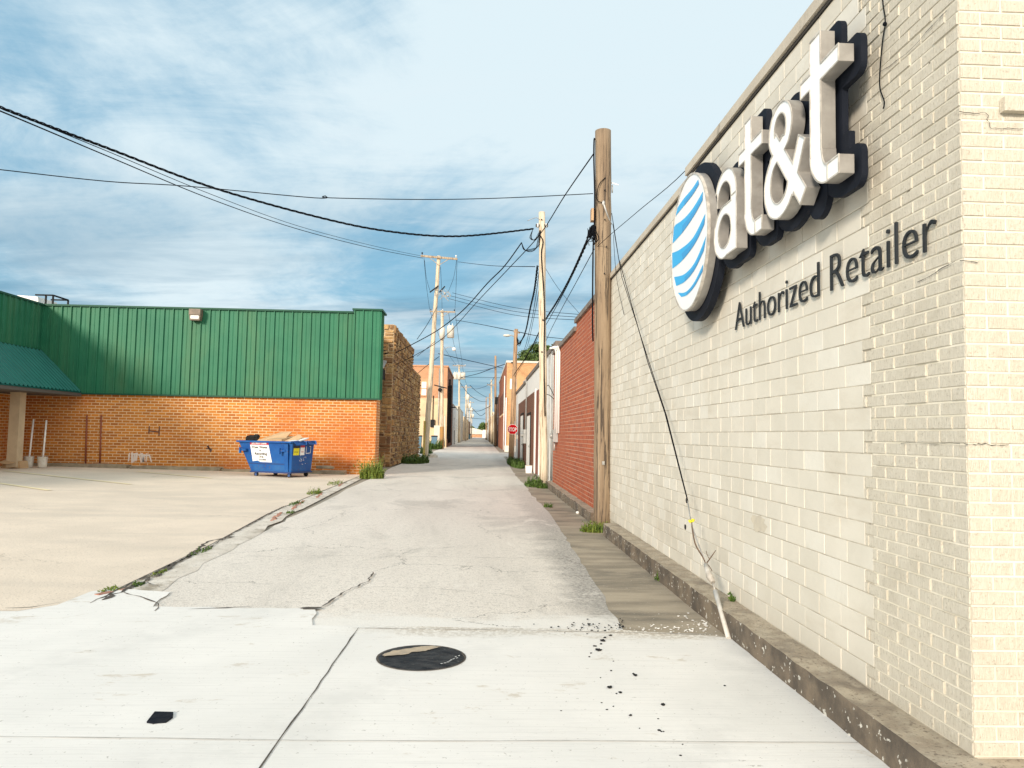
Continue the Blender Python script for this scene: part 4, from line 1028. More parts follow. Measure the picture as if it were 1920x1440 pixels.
# ------------------------------------------------------------------ dumpster
dp = Vector((-6.93, 27.0, .04)); A_ = math.radians(-22)
dm = empty('dumpster', dp, 'blue metal dumpster on casters filled with cardboard in front of the orange brick wall', 'dumpster', rz=A_)
b = MB()
# shell: long side in local x, front is -y
zb, zt = .17, 1.19
bot = [(-.68,-.60),(.86,-.60),(.86,.60),(-.68,.60)]; top = [(-1.20,-.68),(.92,-.68),(.92,.68),(-1.20,.68)]
vs = [(x,y,zb) for x,y in bot]+[(x,y,zt) for x,y in top]+[(x*.97,y*.95,zt) for x,y in top]+[(x*.96,y*.95,zb+.05) for x,y in bot]
b.add(vs, [(3,2,1,0),(0,1,5,4),(1,2,6,5),(2,3,7,6),(3,0,4,7),(4,5,9,8),(5,6,10,9),(6,7,11,10),(7,4,8,11),(8,9,13,12),(9,10,14,13),(10,11,15,14),(11,8,12,15),(12,13,14,15)])
b.build('body', M['dblue'], dm, world=False)
b = MB()
for (p_, q_) in (((-1.25,-.71,zt+.0),(.97,-.71,zt)),((-1.25,.71,zt),(.97,.71,zt)),((.95,-.68,zt-.005),(.95,.68,zt-.005)),((-1.23,-.68,zt-.004),(-1.23,.68,zt-.004))): b.bar(p_, q_, .07, .06)
b.build('rim', M['dblue'], dm, world=False)
b = MB(); b.bar((-.70,-.64,zb),(.95,-.64,zb),.06,.05); b.bar((.89,-.62,zb-.001),(.89,.62,zb-.001),.05,.05); b.bar((-.80,-.625,zb+.28),(.9,-.632,zb+.28),.012,.03); b.build('bottom_rail', M['dblue_d'], dm, world=False)
b = MB(); b.bar((.74,-.60,zb),(.80,-.75,zt-.06),.12,.10); b.bar((.86,-.58,zb),(.93,-.66,zt-.05),.07,.08); b.build('corner_post', M['dblue'], dm, world=False)
for xx in (-.93, .66):
    b = MB(); b.box(xx-.12, xx+.12, -.80, -.63, zt-.32, zt-.25); b.box(xx-.12, xx-.06, -.84, -.78, zt-.40, zt-.2); b.build('lift_hook', M['dblue'], dm, world=False)
b = MB(); b.add([(.80,-.6,zt+.03),(.99,-.66,zt+.02),(1.06,-.55,zt-.10),(1.06,.05,zt-.09),(1.0,.1,zt+.04),(.8,.05,zt+.07)], [(0,1,2,3,4,5)]); b.add([(.8,.1,zt+.07),(.99,.12,zt+.05),(1.07,.16,zt-.07),(1.07,.62,zt-.08),(.99,.66,zt+.06),(.8,.6,zt+.05)], [(0,1,2,3,4,5)]); b.build('plastic_lid_edge', M['dblue'], dm, world=False)
for (xx, yy, mm) in ((-.56,-.5,'wheelblue'),(.78,-.5,'wheelblue'),(-.52,.5,'rubber'),(.74,.5,'rubber')):
    b = MB(); b.cyl((xx,yy-.025,.075),(xx,yy+.025,.075),.078,.078,18); w = b.build('caster', M['rubber'], dm, world=False)
    b = MB(); b.cyl((xx,yy-.035,.075),(xx,yy+.035,.075),.045,.045,12); b.box(xx-.03, xx+.05, yy-.045, yy-.036, .07, .19); b.box(xx-.03, xx+.05, yy+.036, yy+.045, .07, .19); b.box(xx-.06,xx+.08,yy-.05,yy+.05,.15,.17); b.build('fork', M[mm], w, world=False)
# front label
def dfr(u, v, d):      # on the front face (leans outwards with height)
    t = (v-zb)/(zt-zb); return (u, -(.60+.08*t)-.004-d, v)
b = MB(); r5 = random.Random(6)
b.add([dfr(-.72,1.08,.004),dfr(-.62,.52,.004),dfr(-.42,.55,.004),dfr(-.30,.50,.004),dfr(.16,.50,.004),dfr(.03,1.08,.004)], [(0,1,2,3,4,5)]); lb = b.build('label_plate', M['label'], dm, world=False)
b = MB(); b.add([dfr(-.74,1.2,.004),dfr(-.72,1.085,.004),dfr(.03,1.085,.004),dfr(.02,1.2,.004)], [(0,1,2,3)]); b.build('red_header', M['lred'], lb, world=False)
b = MB(); flat_text(b, 'DO NOT CLIMB', .085, dfr, -.35, 1.11, .6, .004, .008); b.build('header_lettering', M['label'], lb, world=False)
b = MB()
flat_text(b, 'Fryer Waste', .11, dfr, -.33, .965, .60, .004, .008); flat_text(b, '&', .09, dfr, -.31, .865, None, .004, .008); flat_text(b, 'Recycling', .11, dfr, -.28, .745, .50, .004, .008); flat_text(b, '(918)', .08, dfr, -.26, .645, None, .003, .008); flat_text(b, '216-5000', .075, dfr, -.22, .555, None, .003, .008)
b.build('lettering', M['ink'], lb, world=False)
def dsd(u, v, d):
    t = (v-zb)/(zt-zb); return (.86+.06*t+.004+d, u, v)
for (u0_, u1_, v0_, v1_, mm, txt, tc_) in ((-.5,-.17,.75,1.06,'lyellow','CAUTION','ink'),(-.12,.13,.75,1.08,'label','NO','lred')):
    b = MB(); b.add([dsd(u0_,v0_,.004),dsd(u1_,v0_,.004),dsd(u1_,v1_,.004),dsd(u0_,v1_,.004)], [(0,1,2,3)]); st_ = b.build('warning_sticker', M[mm], dm, world=False)
    b = MB(); b.add([dsd(u0_,v1_-.07,.006),dsd(u1_,v1_-.07,.006),dsd(u1_,v1_,.006),dsd(u0_,v1_,.006)], [(0,1,2,3)]); b.add([dsd(u0_+.05,v0_+.1,.006),dsd(u1_-.05,v0_+.1,.006),dsd(u1_-.05,v0_+.12,.006),dsd(u0_+.05,v0_+.12,.006)], [(0,1,2,3)]); b.build('sticker_print', M['ink' if mm == 'lyellow' else 'lred'], st_, world=False)
b = MB(); r6 = random.Random(12)
for k in range(22):
    u = r6.uniform(-.1,.4); v = r6.uniform(.42,.78); l = r6.uniform(.02,.09); an = r6.uniform(0,PI)
    b.add([dsd(u,v,.005),dsd(u+l*math.cos(an),v+l*math.sin(an),.005),dsd(u+l*math.cos(an)+.008,v+l*math.sin(an)+.012,.005),dsd(u+.008,v+.014,.005)], [(0,1,2,3)])
for (a0,b0,a1,b1) in ((.22,.8,.22,1.04),(.22,.8,.48,.82),(.48,.82,.48,1.04),(.4,1.04,.48,1.04)):
    d = Vector((a1-a0,b1-b0)).normalized()*.01; b.add([dsd(a0-d.y,b0+d.x,.005),dsd(a0+d.y,b0-d.x,.005),dsd(a1+d.y,b1-d.x,.005),dsd(a1-d.y,b1+d.x,.005)], [(0,1,2,3)])
b.build('paint_scratches', M['label'], dm, world=False)
# rubbish inside
rot = Matrix.Rotation(A_, 4, 'Z')
def dw(x, y, z): return dp+(rot @ Vector((x,y,z)))
for (pts, th, lb, mm) in ((((-.85,-.35,1.15),(.25,-.30,1.12),(.35,.15,1.52),(-.15,.2,1.50)),.03,'large flat cardboard sheet leaning in the left of the dumpster','card'),
        (((.3,-.35,1.14),(.75,-.3,1.14),(.80,.15,1.34),(.62,.2,1.44)),.03,'folded cardboard piece at the right of the dumpster','card'),
        (((-.2,-.45,1.18),(.35,-.4,1.18),(.45,.3,1.30),(-.05,.3,1.28)),.10,'low brown carton in the middle of the dumpster','card'),
        (((.55,-.3,1.2),(.88,-.25,1.18),(.92,.35,1.32),(.60,.3,1.30)),.03,'pale paper board lying over the right rim of the dumpster','label')):
    P = [dw(*p_) for p_ in pts]; c = sum(P, Vector())/4; nrm = (P[1]-P[0]).cross(P[2]-P[1]).normalized()*th
    b = MB(); vs = P+[q+nrm for q in P]; b.add(vs, [(3,2,1,0),(4,5,6,7)]+[(i,(i+1)%4,(i+1)%4+4,i+4) for i in range(4)])
    o = b.build('cardboard_sheet', M[mm], None, c); tag(o, lb, 'cardboard')
b = MB(); r7 = random.Random(3); c = dw(-.95,-.3,1.28); b.sphere(c, .22,.16,.12, 12, 8, 0, .18, r7); b.sphere(c+Vector((.15,.05,.08)), .10,.09,.08, 10, 7, 0, .2, r7)
o = b.build('trash_bag', M['dark'], None, c); tag(o, 'small black crumpled bag at the left end of the dumpster', 'trash bag')
# broken kerb lump and log behind dumpster
a = onZ(600, 883, .1)
b = MB(); b.tube([(-6.0,28.6,.30),(-5.6,28.55,.31),(-5.35,28.5,.29)], [.05,.065,.05], 9); o = b.build('log', M['kerb'], None, (-5.5,28.7,.1)); tag(o, 'short pale log or pipe lying by the wall right of the dumpster', 'log')

# ------------------------------------------------------------------ utility poles
def pole(px_b, py_b, px_t, py_t, r0, r1, m, lb, wob=.02, seed=1, Y=None, nseg=14):
    base = onZ(px_b, py_b, 0) if Y is None else onY(px_b, py_b, Y); base.z = 0
    top = onY(px_t, py_t, base.y); r = random.Random(seed)
    root = empty('utility_pole', base, lb, 'utility pole', 'wooden utility poles along the alley')
    pts = []
    for i in range(nseg+1):
        t = i/nseg; p_ = base.lerp(top, t)
        if 0 < i < nseg: p_ += Vector((r.uniform(-1,1), r.uniform(-1,1), 0))*wob
        pts.append(p_)
    pts[0].z = -.05
    b = MB(); b.tube(pts, [r0+(r1-r0)*i/nseg for i in range(nseg+1)], 18); b.build('shaft', m, root)
    return root, base, top
def crossarm(root, c, w, yr, ins=3, y=0, m='wood_arm', tilt=0, s=1):
    b = MB(); d = Vector((1,0,tilt)).normalized()
    b.bar(c-d*w/2+Vector((0,-.2,0)), c+d*w/2+Vector((0,-.2,0)), .11*s, .14*s)
    a = b.build('crossarm', M[m], root)
    b2 = MB(); 
    for s_ in (-1, 1): b2.bar(c+d*s_*w*.27+Vector((0,-.2,-.05)), c+Vector((0,-.15,-.55)), .03, .04)
    b2.build('brace', M['wood_arm'], root)
    out = []
    for k in range(ins):
        t = -.46+.92*k/(ins-1) if ins > 1 else 0
        p_ = c+d*w*t+Vector((0,-.2,.07*s)); b3 = MB(); b3.cyl(p_, p_+Vector((0,0,.08)), .02, .02, 6); b3.sphere(p_+Vector((0,0,.14)), .06,.06,.08); b3.build('insulator', M['ceramic' if k % 2 else 'dark'], a)
        out.append(p_+Vector((0,0,.16)))
    return out
def transformer(root, c, r, h):
    b = MB(); b.tube([c+Vector((0,0,-h/2)), c+Vector((0,0,h/2-.05)), c+Vector((0,0,h/2)), c+Vector((0,0,h/2+.03))], [r,r,r*.9,r*.4], 16); t = b.build('transformer', M['offwhite'], root)
    b = MB()
    for s_ in (-1,1): b.cyl(c+Vector((s_*r*.4,0,h/2)), c+Vector((s_*r*.5,0,h/2+.25)), .04, .03, 8)
    b.build('bushing', M['ceramic'], t)
def streetlamp(root, a, l, sgn=1, dz=.3, m='grey'):
    pts = smooth([a, a+Vector((sgn*l*.4,0,dz)), a+Vector((sgn*l*.85,0,dz)), a+Vector((sgn*l,0,dz*.75))], 4)
    b = MB(); b.tube(pts, .03, 8); arm = b.build('lamp_arm', M[m], root)
    c = pts[-1]; b = MB(); b.sphere(c+Vector((sgn*.1,0,-.12)), .22,.2,.2, 12, 8); b.build('lamp_globe', M['ceramic'], arm)

# pole 1: nearest
p1, b1, t1 = pole(1130, 994, 1130.7, 246, .158, .143, M['wood1'], 'thick brown weathered pole nearest the camera with green weeds at its foot', .006, 3, 13.35, 24)
Y1 = b1.y
def P1(px, py, dy=0): return onY(px, py, Y1+dy)
b = MB(); b.tube(smooth([P1(1116,262,-.1),P1(1114,262,-.1),P1(1113.5,300,-.1),P1(1115,360,-.1),P1(1114.5,420,-.1),P1(1112,470,-.05),P1(1111,600,0),P1(1112,640,0)],3), .014, 6); b.build('down_lead', M['cable'], p1)
b = MB(); b.tube(smooth([P1(1135,333,-.16),P1(1124,345,-.17),P1(1119,365,-.17),P1(1121,377,-.17),P1(1133,380,-.17)],4), .008, 6); b.build('ground_wire', M['cable'], p1)
b = MB(); a = P1(1112,402,-.05); b.box(a.x-.035,a.x+.03,Y1-.1,Y1+.05,a.z-.12,a.z+.1); b.build('terminal_box', M['wood3'], p1)
r8 = random.Random(5); b = MB()
a = P1(1110,435,-.06); b.tube(smooth([a+Vector((.04,0,.12)),a+Vector((0,0,.02)),a+Vector((-.05,0,-.1))],3),[.03,.05,.05,.055,.055,.04,.02],8)
for k in range(14):
    b.tube(smooth([a+Vector((r8.uniform(-.06,.05),r8.uniform(-.08,.02),.08)),a+Vector((r8.uniform(-.12,.1),r8.uniform(-.15,.02),-.15)),a+Vector((r8.uniform(-.1,.06),r8.uniform(-.1,.02),-.05+r8.uniform(-.2,.1)))],4), .006, 5)
b.build('splice_bundle', M['cable'], p1)
for (px, py) in ((1134,357),(1132,383),(1134,412),(1137,463),(1133,513),(1131,868)):
    a = P1(px, py, -.155); b = MB(); b.cyl(a, a+Vector((0,-.03,0)), .012 if py < 800 else .016, None, 8)
    if py > 800: b.box(a.x-.022,a.x+.022,a.y-.02,a.y-.0,a.z-.03,a.z+.03)
    b.build('bolt', M['dark' if py < 800 else 'steel'], p1)
b = MB(); a = P1(1148,345); b.bar(a+Vector((-.05,0,.03)),a+Vector((.1,-.05,-.03)),.015,.015); b.cyl(a+Vector((0,0,-.02)),a+Vector((0,0,-.16)),.012,None,6); b.build('hook', M['steel'], p1)
b = MB(); a = P1(1131.5,381,-.17); b.tube(smooth([a, P1(1136,395,-.17), P1(1142,412,-.1), P1(1146,420,-.02)],3), .016, 6); b.sphere(a,.03,.02,.05,8,6); b.build('guy_attachment', M['steel'], p1)

# pole 2
p2, b2_, t2 = pole(1019, 911, 1016, 398, .135, .105, M['wood2'], 'pale slim pole standing in front of the white wall, second from the camera', .012, 5)
Y2 = b2_.y
def P2(px, py, dy=0): return onY(px, py, Y2+dy)
for px in (1008, 1024):
    a = P2(px, 423, -.05); b = MB(); b.cyl(a+Vector((-.06,0,0)), a+Vector((.06,0,0)), .05, .05, 10, 0); b.cyl(a+Vector((-.025,0,0)), a+Vector((.03,0,0)), .07, .07, 10, 1); b.build('spool_insulator', [M['dark'], M['ceramic']], p2)
b = MB(); b.tube(smooth([P2(1011,440,-.12),P2(1018,452,-.14),P2(1015,475,-.14),P2(1017,510,-.14),P2(1021,580,-.13),P2(1020,680,-.13),P2(1022,780,-.13)],4), .02, 6); b.build('down_lead', M['cable'], p2)
b = MB(); 
for k in range(3):
    b.tube(smooth([P2(1012+k,432,-.1),P2(1008+k*2,452,-.1),P2(1004+k*2,467-k*2,-.1),P2(994-k,472-k*2,-.1),P2(984-k,468,-.1),P2(978,455,-.1)],4), .012, 5)
for k in range(6): b.tube(smooth([P2(999,430,-.1),P2(996+r8.uniform(-3,3),446,-.1),P2(1003+r8.uniform(-3,3),450,-.1),P2(1010,438+r8.uniform(-4,4),-.1)],4), .007, 5)
b.build('drip_loops', M['cable'], p2)
b = MB(); b.tube(smooth([P2(1012,412,-.1),P2(1005,408,-.1),P2(989,414,-.1)],3), .01, 5); b.build('stub_wire', M['steel'], p2)
b = MB()
for (px, py) in ((1015.5,412),(1018,600),(1016,660)):
    a = P2(px, py, -.12); b.cyl(a, a+Vector((0,-.03,0)), .025, None, 8)
b.build('bolt', M['dark'], p2)
b = MB()
for k, sx in enumerate((0,4)):
    b.tube(smooth([P2(1022,735+k*4,-.02),P2(1028+sx,722+k*20,-.0),P2(1040+sx,745+k*10,-.0)],4), .012, 5)
b.build('service_lead', M['cable'], p2)

# pole 3 with the stop sign
p3, b3_, t3 = pole(958.5, 863, 968, 617, .19, .12, M['wood3'], 'brown pole with small street lamp standing right behind the red stop sign', .015, 8, 50.5)
Y3 = b3_.y
def P3(px, py, dy=0): return onY(px, py, Y3+dy)
a = P3(965, 632); pts = smooth([a, P3(960,629), P3(956,628)], 3)
b = MB(); b.tube(pts, .035, 6); la = b.build('lamp_arm', M['steel'], p3)
c = P3(950.5, 629); b = MB(); b.sphere(c, .26,.14,.09, 12, 8); b.build('lamp_head', M['offwhite'], la)
b = MB(); b.bar(P3(963,621),P3(975,624),.1,.12); b.build('bracket', M['wood_arm'], p3)
b = MB()
for k in range(4): b.tube(smooth([P3(969,632+k*2,-.1),P3(974,640+k*3,-.1),P3(981,634-k,-.1),P3(985,627,-.1)],4), .02, 5)
b.build('drip_loops', M['cable'], p3)

# stop sign on its own post
sp_ = onZ(963, 866); sp_.y = 48.6; sp_.x = onY(962.5, 805, 48.6).x; sp_.z = 0
ss_ = empty('stop_sign', sp_, 'red octagonal STOP sign with white border beside the brown pole', 'traffic sign')
b = MB(); b.box(.06, .11, .05, .08, 0, 2.5); b.build('post', M['steel'], ss_, world=False)
zc = onY(961, 805, 48.6).z; R_ = .315
oct_ = lambda r_: [(r_*math.cos(PI/8+k*PI/4)/math.cos(PI/8), r_*math.sin(PI/8+k*PI/4)/math.cos(PI/8)) for k in range(8)]
cx_ = -.045
fs_ = lambda u, v, d: (cx_+u, -d, zc+v)
b = MB(); b.prism(oct_(R_), fs_, 0, .006); b.build('sign_border', M['label'], ss_, world=False)
b = MB(); b.prism(oct_(R_*.93), fs_, .007, .010); pn = b.build('sign_panel', M['stopred'], ss_, world=False)
b = MB(); flat_text(b, 'STOP', .32, fs_, 0, -.115, .50, .008, .013); b.build('lettering', M['label'], pn, world=False)
b = MB(); b.box(cx_+.25, cx_+.36, -.02, .0, zc-.62, zc-.36); b.build('small_plate', M['offwhite'], ss_, world=False)

# pole A leaning, B, C and the rest on the left
pA, bA, tA = pole(797.5, 857, 823, 480, .20, .13, M['wood2'], 'tall pale leaning pole with a wide crossarm at the corner of the stone building', .015, 12, 55)
YA = bA.y
def PA(px, py, dy=0): return onY(px, py, YA+dy)
armA = crossarm(pA, PA(823.5, 484), 2.65, YA, 2, tilt=-.06)
for (xa, ya_, xb_, yb_) in ((806,548,822,536),(824,548,834,537)):
    b = MB(); b.bar(PA(xa,ya_,-.3), PA(xb_,yb_,-.2), .09, .09); b.build('stub_arm', M['dark'], pA)
b = MB(); r9 = random.Random(7)
for k in range(16):
    c = PA(832+r9.uniform(-6,8), 550+r9.uniform(-8,9), -.2); b.tube(smooth([c, c+Vector((r9.uniform(-.4,.4),0,r9.uniform(-.35,.1))), c+Vector((r9.uniform(-.5,.5),0,r9.uniform(-.1,.3)))],4), .014, 5)
for k in range(3): b.sphere(PA(828+k*6, 545+k*5, -.25), .07,.07,.09, 8, 6)
b.build('insulator_cluster', M['grey'], pA)
for (xa, xb_, yb_) in ((796,806,545),(856,840,548)):
    b = MB(); b.tube(smooth([PA(xa,488,-.2),PA((xa*2+xb_)/3,520,-.2),PA(xb_,yb_,-.2)],4), .013, 5); b.build('jumper_wire', M['cable_far'], pA)
b = MB(); b.box(bA.x-.17, bA.x-.03, YA-.22, YA-.14, .1, 2.5)
b.build('yellow_guard', mat('yellow_guard', (.55,.42,.08), (.45,.36,.15), 4, .6), pA)

pB, bB, tB = pole(828, 842, 829, 582, .21, .16, M['wood2'], 'pale pole with transformer and globe lamp in front of the orange and tan building', .015, 13, 83)
YB = bB.y
def PB(px, py, dy=0): return onY(px, py, YB+dy)
armB = crossarm(pB, PB(830, 585), 2.75, YB, 3)
transformer(pB, PB(845, 622, -.2), .38, 1.3)
transformer(pB, PB(829, 625, -.4), .28, 1.2)
streetlamp(pB, PB(832, 656, -.1), 1.0)
b = MB(); b.bar(PB(814,722,-.3),PB(838,728,-.3),.1,.12); b.sphere(PB(825,731,-.4),.22,.2,.22,12,8); b.build('meter_bracket', M['dark'], pB)
b = MB(); b.cyl(PB(828,842,-.05)+Vector((0,-.02,-.3)), PB(828.5,800,-.05), .235,.225,14); b.build('rust_stained_base', mat('rusty_wood', (.44,.22,.05), (.34,.2,.09), 6, .9), pB)
b = MB(); b.cyl(PB(833.5,838,-.2), PB(834,780,-.2), .06,.06,8); b.build('conduit', M['offwhite'], pB)

pC, bC, tC = pole(861, 830, 861, 684, .22, .16, M['wood2'], 'pole carrying three pale transformers beside the white building on the left', .02, 14, 148)
YC = bC.y
def PC(px, py, dy=0): return onY(px, py, YC+dy)
crossarm(pC, PC(861, 686), 2.5, YC, 4)
for px, r_ in ((854,.42),(861,.38),(868.5,.42)): transformer(pC, PC(px, 705, -.3), r_, 1.3)
far_poles = []
for i, (px, Yd, py, lb) in enumerate(((873,186,722,'pole with a plain crossarm, next beyond the one with three transformers'), (877,225,742,'far left pole seen just past the pale stucco building'), (881,268,752,'far left pole standing well down the alley'), (884,315,766,'last small pole on the left before the end of the alley'))):
    base = onY(px, 816+1440*1.6/Yd, Yd)
    pr, pb_, pt_ = pole(px, 816+1440*1.6/Yd, px+1, py, .22, .16, M['wood2'], lb, .02, 30+i, Yd)
    crossarm(pr, pt_+Vector((0,0,-.5)), 2.5, Yd, 3); transformer(pr, pt_+Vector((.5,-.3,-3)), .4, 1.3)
    if i % 2: transformer(pr, pt_+Vector((-.5,-.3,-3)), .4, 1.3)
    far_poles.append(pt_)
right_poles = []
for i, (px, Yd, py, m_, lb) in enumerate(((929,110,667,'wood3','pole on the right side past the orange brick building, dark in its lower half'), (921.5,145,712,'wood2','pale right hand pole beside the tan stucco building'), (918,180,738,'wood3','right hand pole next to the far dark brick building'), (911.5,240,746,'wood3','thin dark right hand pole farthest along the alley'), (915,300,760,'wood2','last pale pole on the right near the end of the alley'))):
    pr, pb_, pt_ = pole(px, 815+1440*1.6/Yd, px, py, .2, .14, M[m_], lb, .02, 50+i, Yd)
    if i in (1,2,4): crossarm(pr, pt_+Vector((0,0,-1)), 1.6, Yd, 2)
    if i == 0:
        b = MB(); b.box(pb_.x-.2, pb_.x+.2, Yd-.5, Yd-.2, 6, 7); b.build('terminal_box', M['dark'], pr)
    right_poles.append(pt_)

# ------------------------------------------------------------------ overhead cables
def cable(pts, r, lb, m='cable', n=6, k=6, twist=False, cat='cable', group='overhead cables over the alley', segs=None):
    """pts: (px, py, Y) along the span"""
    P = smooth([onY(px, py, Y) for px, py, Y in pts], k)
    b = MB()
    if twist:
        # dense helical strands
        Q = []; 
        for i in range(len(P)-1):
            for j in range(8): Q.append(P[i].lerp(P[i+1], j/8))
        Q.append(P[-1]); L_ = 0
        for s_ in range(3):
            W_ = []; L_ = 0
            for i, q in enumerate(Q):
                if i: L_ += (Q[i]-Q[i-1]).length
                an = L_*twist+s_*2*PI/3; t = (Q[min(i+1,len(Q)-1)]-Q[max(i-1,0)]).normalized()
                a = t.cross(Vector((0,0,1))).normalized(); c = a.cross(t)
                W_.append(q+(a*math.cos(an)+c*math.sin(an))*r*.85)
            b.tube(W_, r*.62, 5)
    else: b.tube(P, r, n)
    o = b.build('overhead_cable', M[m], None, P[0]); tag(o, lb, cat, group); return o
cable([(-60,170,13),(0,201,14),(200,277,17),(400,352,19),(600,408,21),(730,434,22),(860,443,23),(1000,429,Y2)], .022, 'thick black twisted cable sagging from the top left to the pale slim pole', twist=9)
cable([(-60,188,14),(0,208,16),(200,292,22),(400,375,30),(560,430,38),(700,466,48),(793,484,YA-.2)], .017, 'upper of two thin parallel wires from the top left to the leaning pole')
cable([(-60,180,14),(0,202,16),(200,283,22),(400,366,30),(560,424,38),(700,461,48),(795,481,YA-.2)], .012, 'finer wire running just above its twin from the top left to the leaning pole')
cable([(-80,309,11),(0,318,11.5),(200,340,12),(350,349,12.3),(590,371,12.7),(610,367,12.7),(620,371,12.7),(800,374,13),(950,371,13.2),(1112,363,Y1)], .008, 'nearly level thin black wire crossing the sky from the left edge to the nearest pole')
cable([(1114,287,Y1),(1060,365,16),(1012,440,20),(960,497,24),(900,560,28),(834,631,33),(780,665,35.5),(741,684,36.7)], .013, 'black wire from the top of the nearest pole down to the stone building')
cable([(978,455,Y2),(945,500,26),(914,531,28),(870,580,31),(824,617,34),(780,642,36),(741,662,36.7)], .02, 'thick black wire from the drip loops of the slim pole to the stone building')
cable([(1102,450,Y1),(1070,520,17),(1045,565,21),(1019,607,26),(991,662,38),(963,704,Y3)], .02, 'black cable bundle dropping from the nearest pole to the brown pole', twist=6)
cable([(1100,456,Y1),(1060,543,18),(1022,612,27),(999,650,38),(966,706,Y3)], .011, 'thin wire hanging under the cable bundle of the nearest pole')
cable([(1114,467,Y1),(1080,530,16),(1050,585,20),(1029,627,25),(1020,650,28)], .008, 'thin wire from the nearest pole to the edge of the white roof')
cable([(1008,499,Y2),(1002,545,28),(994,580,33),(986,620,40),(977,640,46),(970,646,Y3)], .028, 'heavy twisted cable from the slim pole down to the brown pole with the lamp', twist=5)
cable([(1011,508,Y2),(1004,560,29),(997,600,35),(985,650,44),(976,668,52)], .012, 'thin wire beside the heavy twisted cable between the two right hand poles')
cable([(1014,515,Y2),(1008,560,28),(1000,600,34),(990,645,42),(982,662,50)], .010, 'finest wire beside the heavy twisted cable between the two right hand poles')
for i, (a, m1, c, lb) in enumerate((((848,549),(960,576),(1092,590),'uppermost of the three parallel wires from the leaning pole to the right'), ((846,555),(960,583),(1088,595),'middle of the three parallel wires from the leaning pole to the right'), ((842,560),(960,590),(1084,600),'lowest of the three parallel wires from the leaning pole to the right'))):
    cable([(*a,YA),(*m1,46),(*c,36),(1180,c[1]+4,30)], .015, lb, 'cable_far')
cable([(859,491,YA),(920,498,40),(1003,500,Y2)], .016, 'thin wire from the crossarm of the leaning pole to the slim pole', 'cable_far')
cable([(1022,502,Y2),(1050,545,26),(1090,592,28)], .007, 'thin slanting wire on the right of the slim pole', 'cable_far')
cable([(854,600,YB),(900,608,72),(970,622,Y3),(1010,630,60),(1064,636,70)], .028, 'dark wire from the transformer pole over the lamp pole to the right', 'cable_far')
cable([(822,663,YB),(870,674,90),(928,687,110),(962,694,120)], .04, 'dark sagging wire from the globe lamp pole towards the orange brick building', 'cable_far')
cable([(864,708,YC),(895,701,130),(925,690,110),(950,682,95),(964,679,Y3+10)], .05, 'thick dark cable curving from the three transformer pole up to the right', 'cable_far')
cable([(864,698,YC),(900,695,125),(930,689,108)], .03, 'thin wire just above the thick dark curving cable', 'cable_far')
cable([(868,707,YC),(910,708,140),(962,708,130)], .035, 'level wire from the transformers to the orange brick building', 'cable_far')
cable([(863,718,YC),(880,740,170),(900,752,200),(912,753,240)], .05, 'sagging service wire below the three transformers', 'cable_far')
cable([(881,722,186),(895,735,200),(912,745,240)], .05, 'sagging wire from the plain crossarm to the thin dark pole', 'cable_far')
cable([(872,768,225),(895,771,210),(912,765,190),(921,760,150)], .06, 'low sagging wire across the far alley', 'cable_far')
cable([(885,765,268),(900,779,250),(910,774,240)], .07, 'deeply sagging short wire far down the alley', 'cable_far')
cable([(866,781,200),(885,784,230),(911,786,240)], .06, 'lowest dark wire across the far alley', 'cable_far')
cable([(929,704,110),(915,722,150),(895,729,186),(884,728,200)], .035, 'thin curved wire from the right hand pole to the far left crossarm', 'cable_far')
# primaries
cable([(795,484,YA-.2),(800,540,66),(806,583,YB-.2)], .014, 'left primary wire between the crossarms of the leaning pole and the transformer pole', 'cable_far')
cable([(857,488,YA-.2),(855,540,66),(853,583,YB-.2)], .014, 'right primary wire between the crossarms of the leaning pole and the transformer pole', 'cable_far')
cable([(826,500,YA-.2),(828,545,66),(829,583,YB-.2)], .014, 'centre primary wire between the leaning pole and the transformer pole', 'cable_far')
cable([(806,583,YB-.2),(832,650,110),(855,684,YC-.2)], .02, 'left primary wire from the transformer pole onwards', 'cable_far')
cable([(853,583,YB-.2),(862,650,110),(867,684,YC-.2)], .02, 'right primary wire from the transformer pole onwards', 'cable_far')
cable([(841,586,YB-.2),(852,650,110),(861,684,YC-.2)], .02, 'centre primary wire from the transformer pole onwards', 'cable_far')
cable([(867,684,YC-.2),(870,705,165),(876,724,186)], .025, 'primary wire past the three transformer pole', 'cable_far')
cable([(820,575,YA),(800,610,50),(782,636,52.5)], .02, 'dark wire from the leaning pole to the top of the stone building', 'cable')
cable([(816,640,YA),(798,655,50),(782,668,52)], .016, 'lower short wire from the leaning pole to the stone building wall', 'cable')
cable([(824,668,YB),(795,690,84),(778,705,90)], .03, 'short dark wire from the globe lamp pole to the left', 'cable')
# long line going up over the shop
cable([(1750,-260,4.4),(1549,-8,5.6),(1420,158,7),(1285,320,9),(1200,393,11),(1148,437,12.6),(1116,466,Y1)], .005, 'thin black wire rising from the nearest pole over the cream wall coping', 'cable')

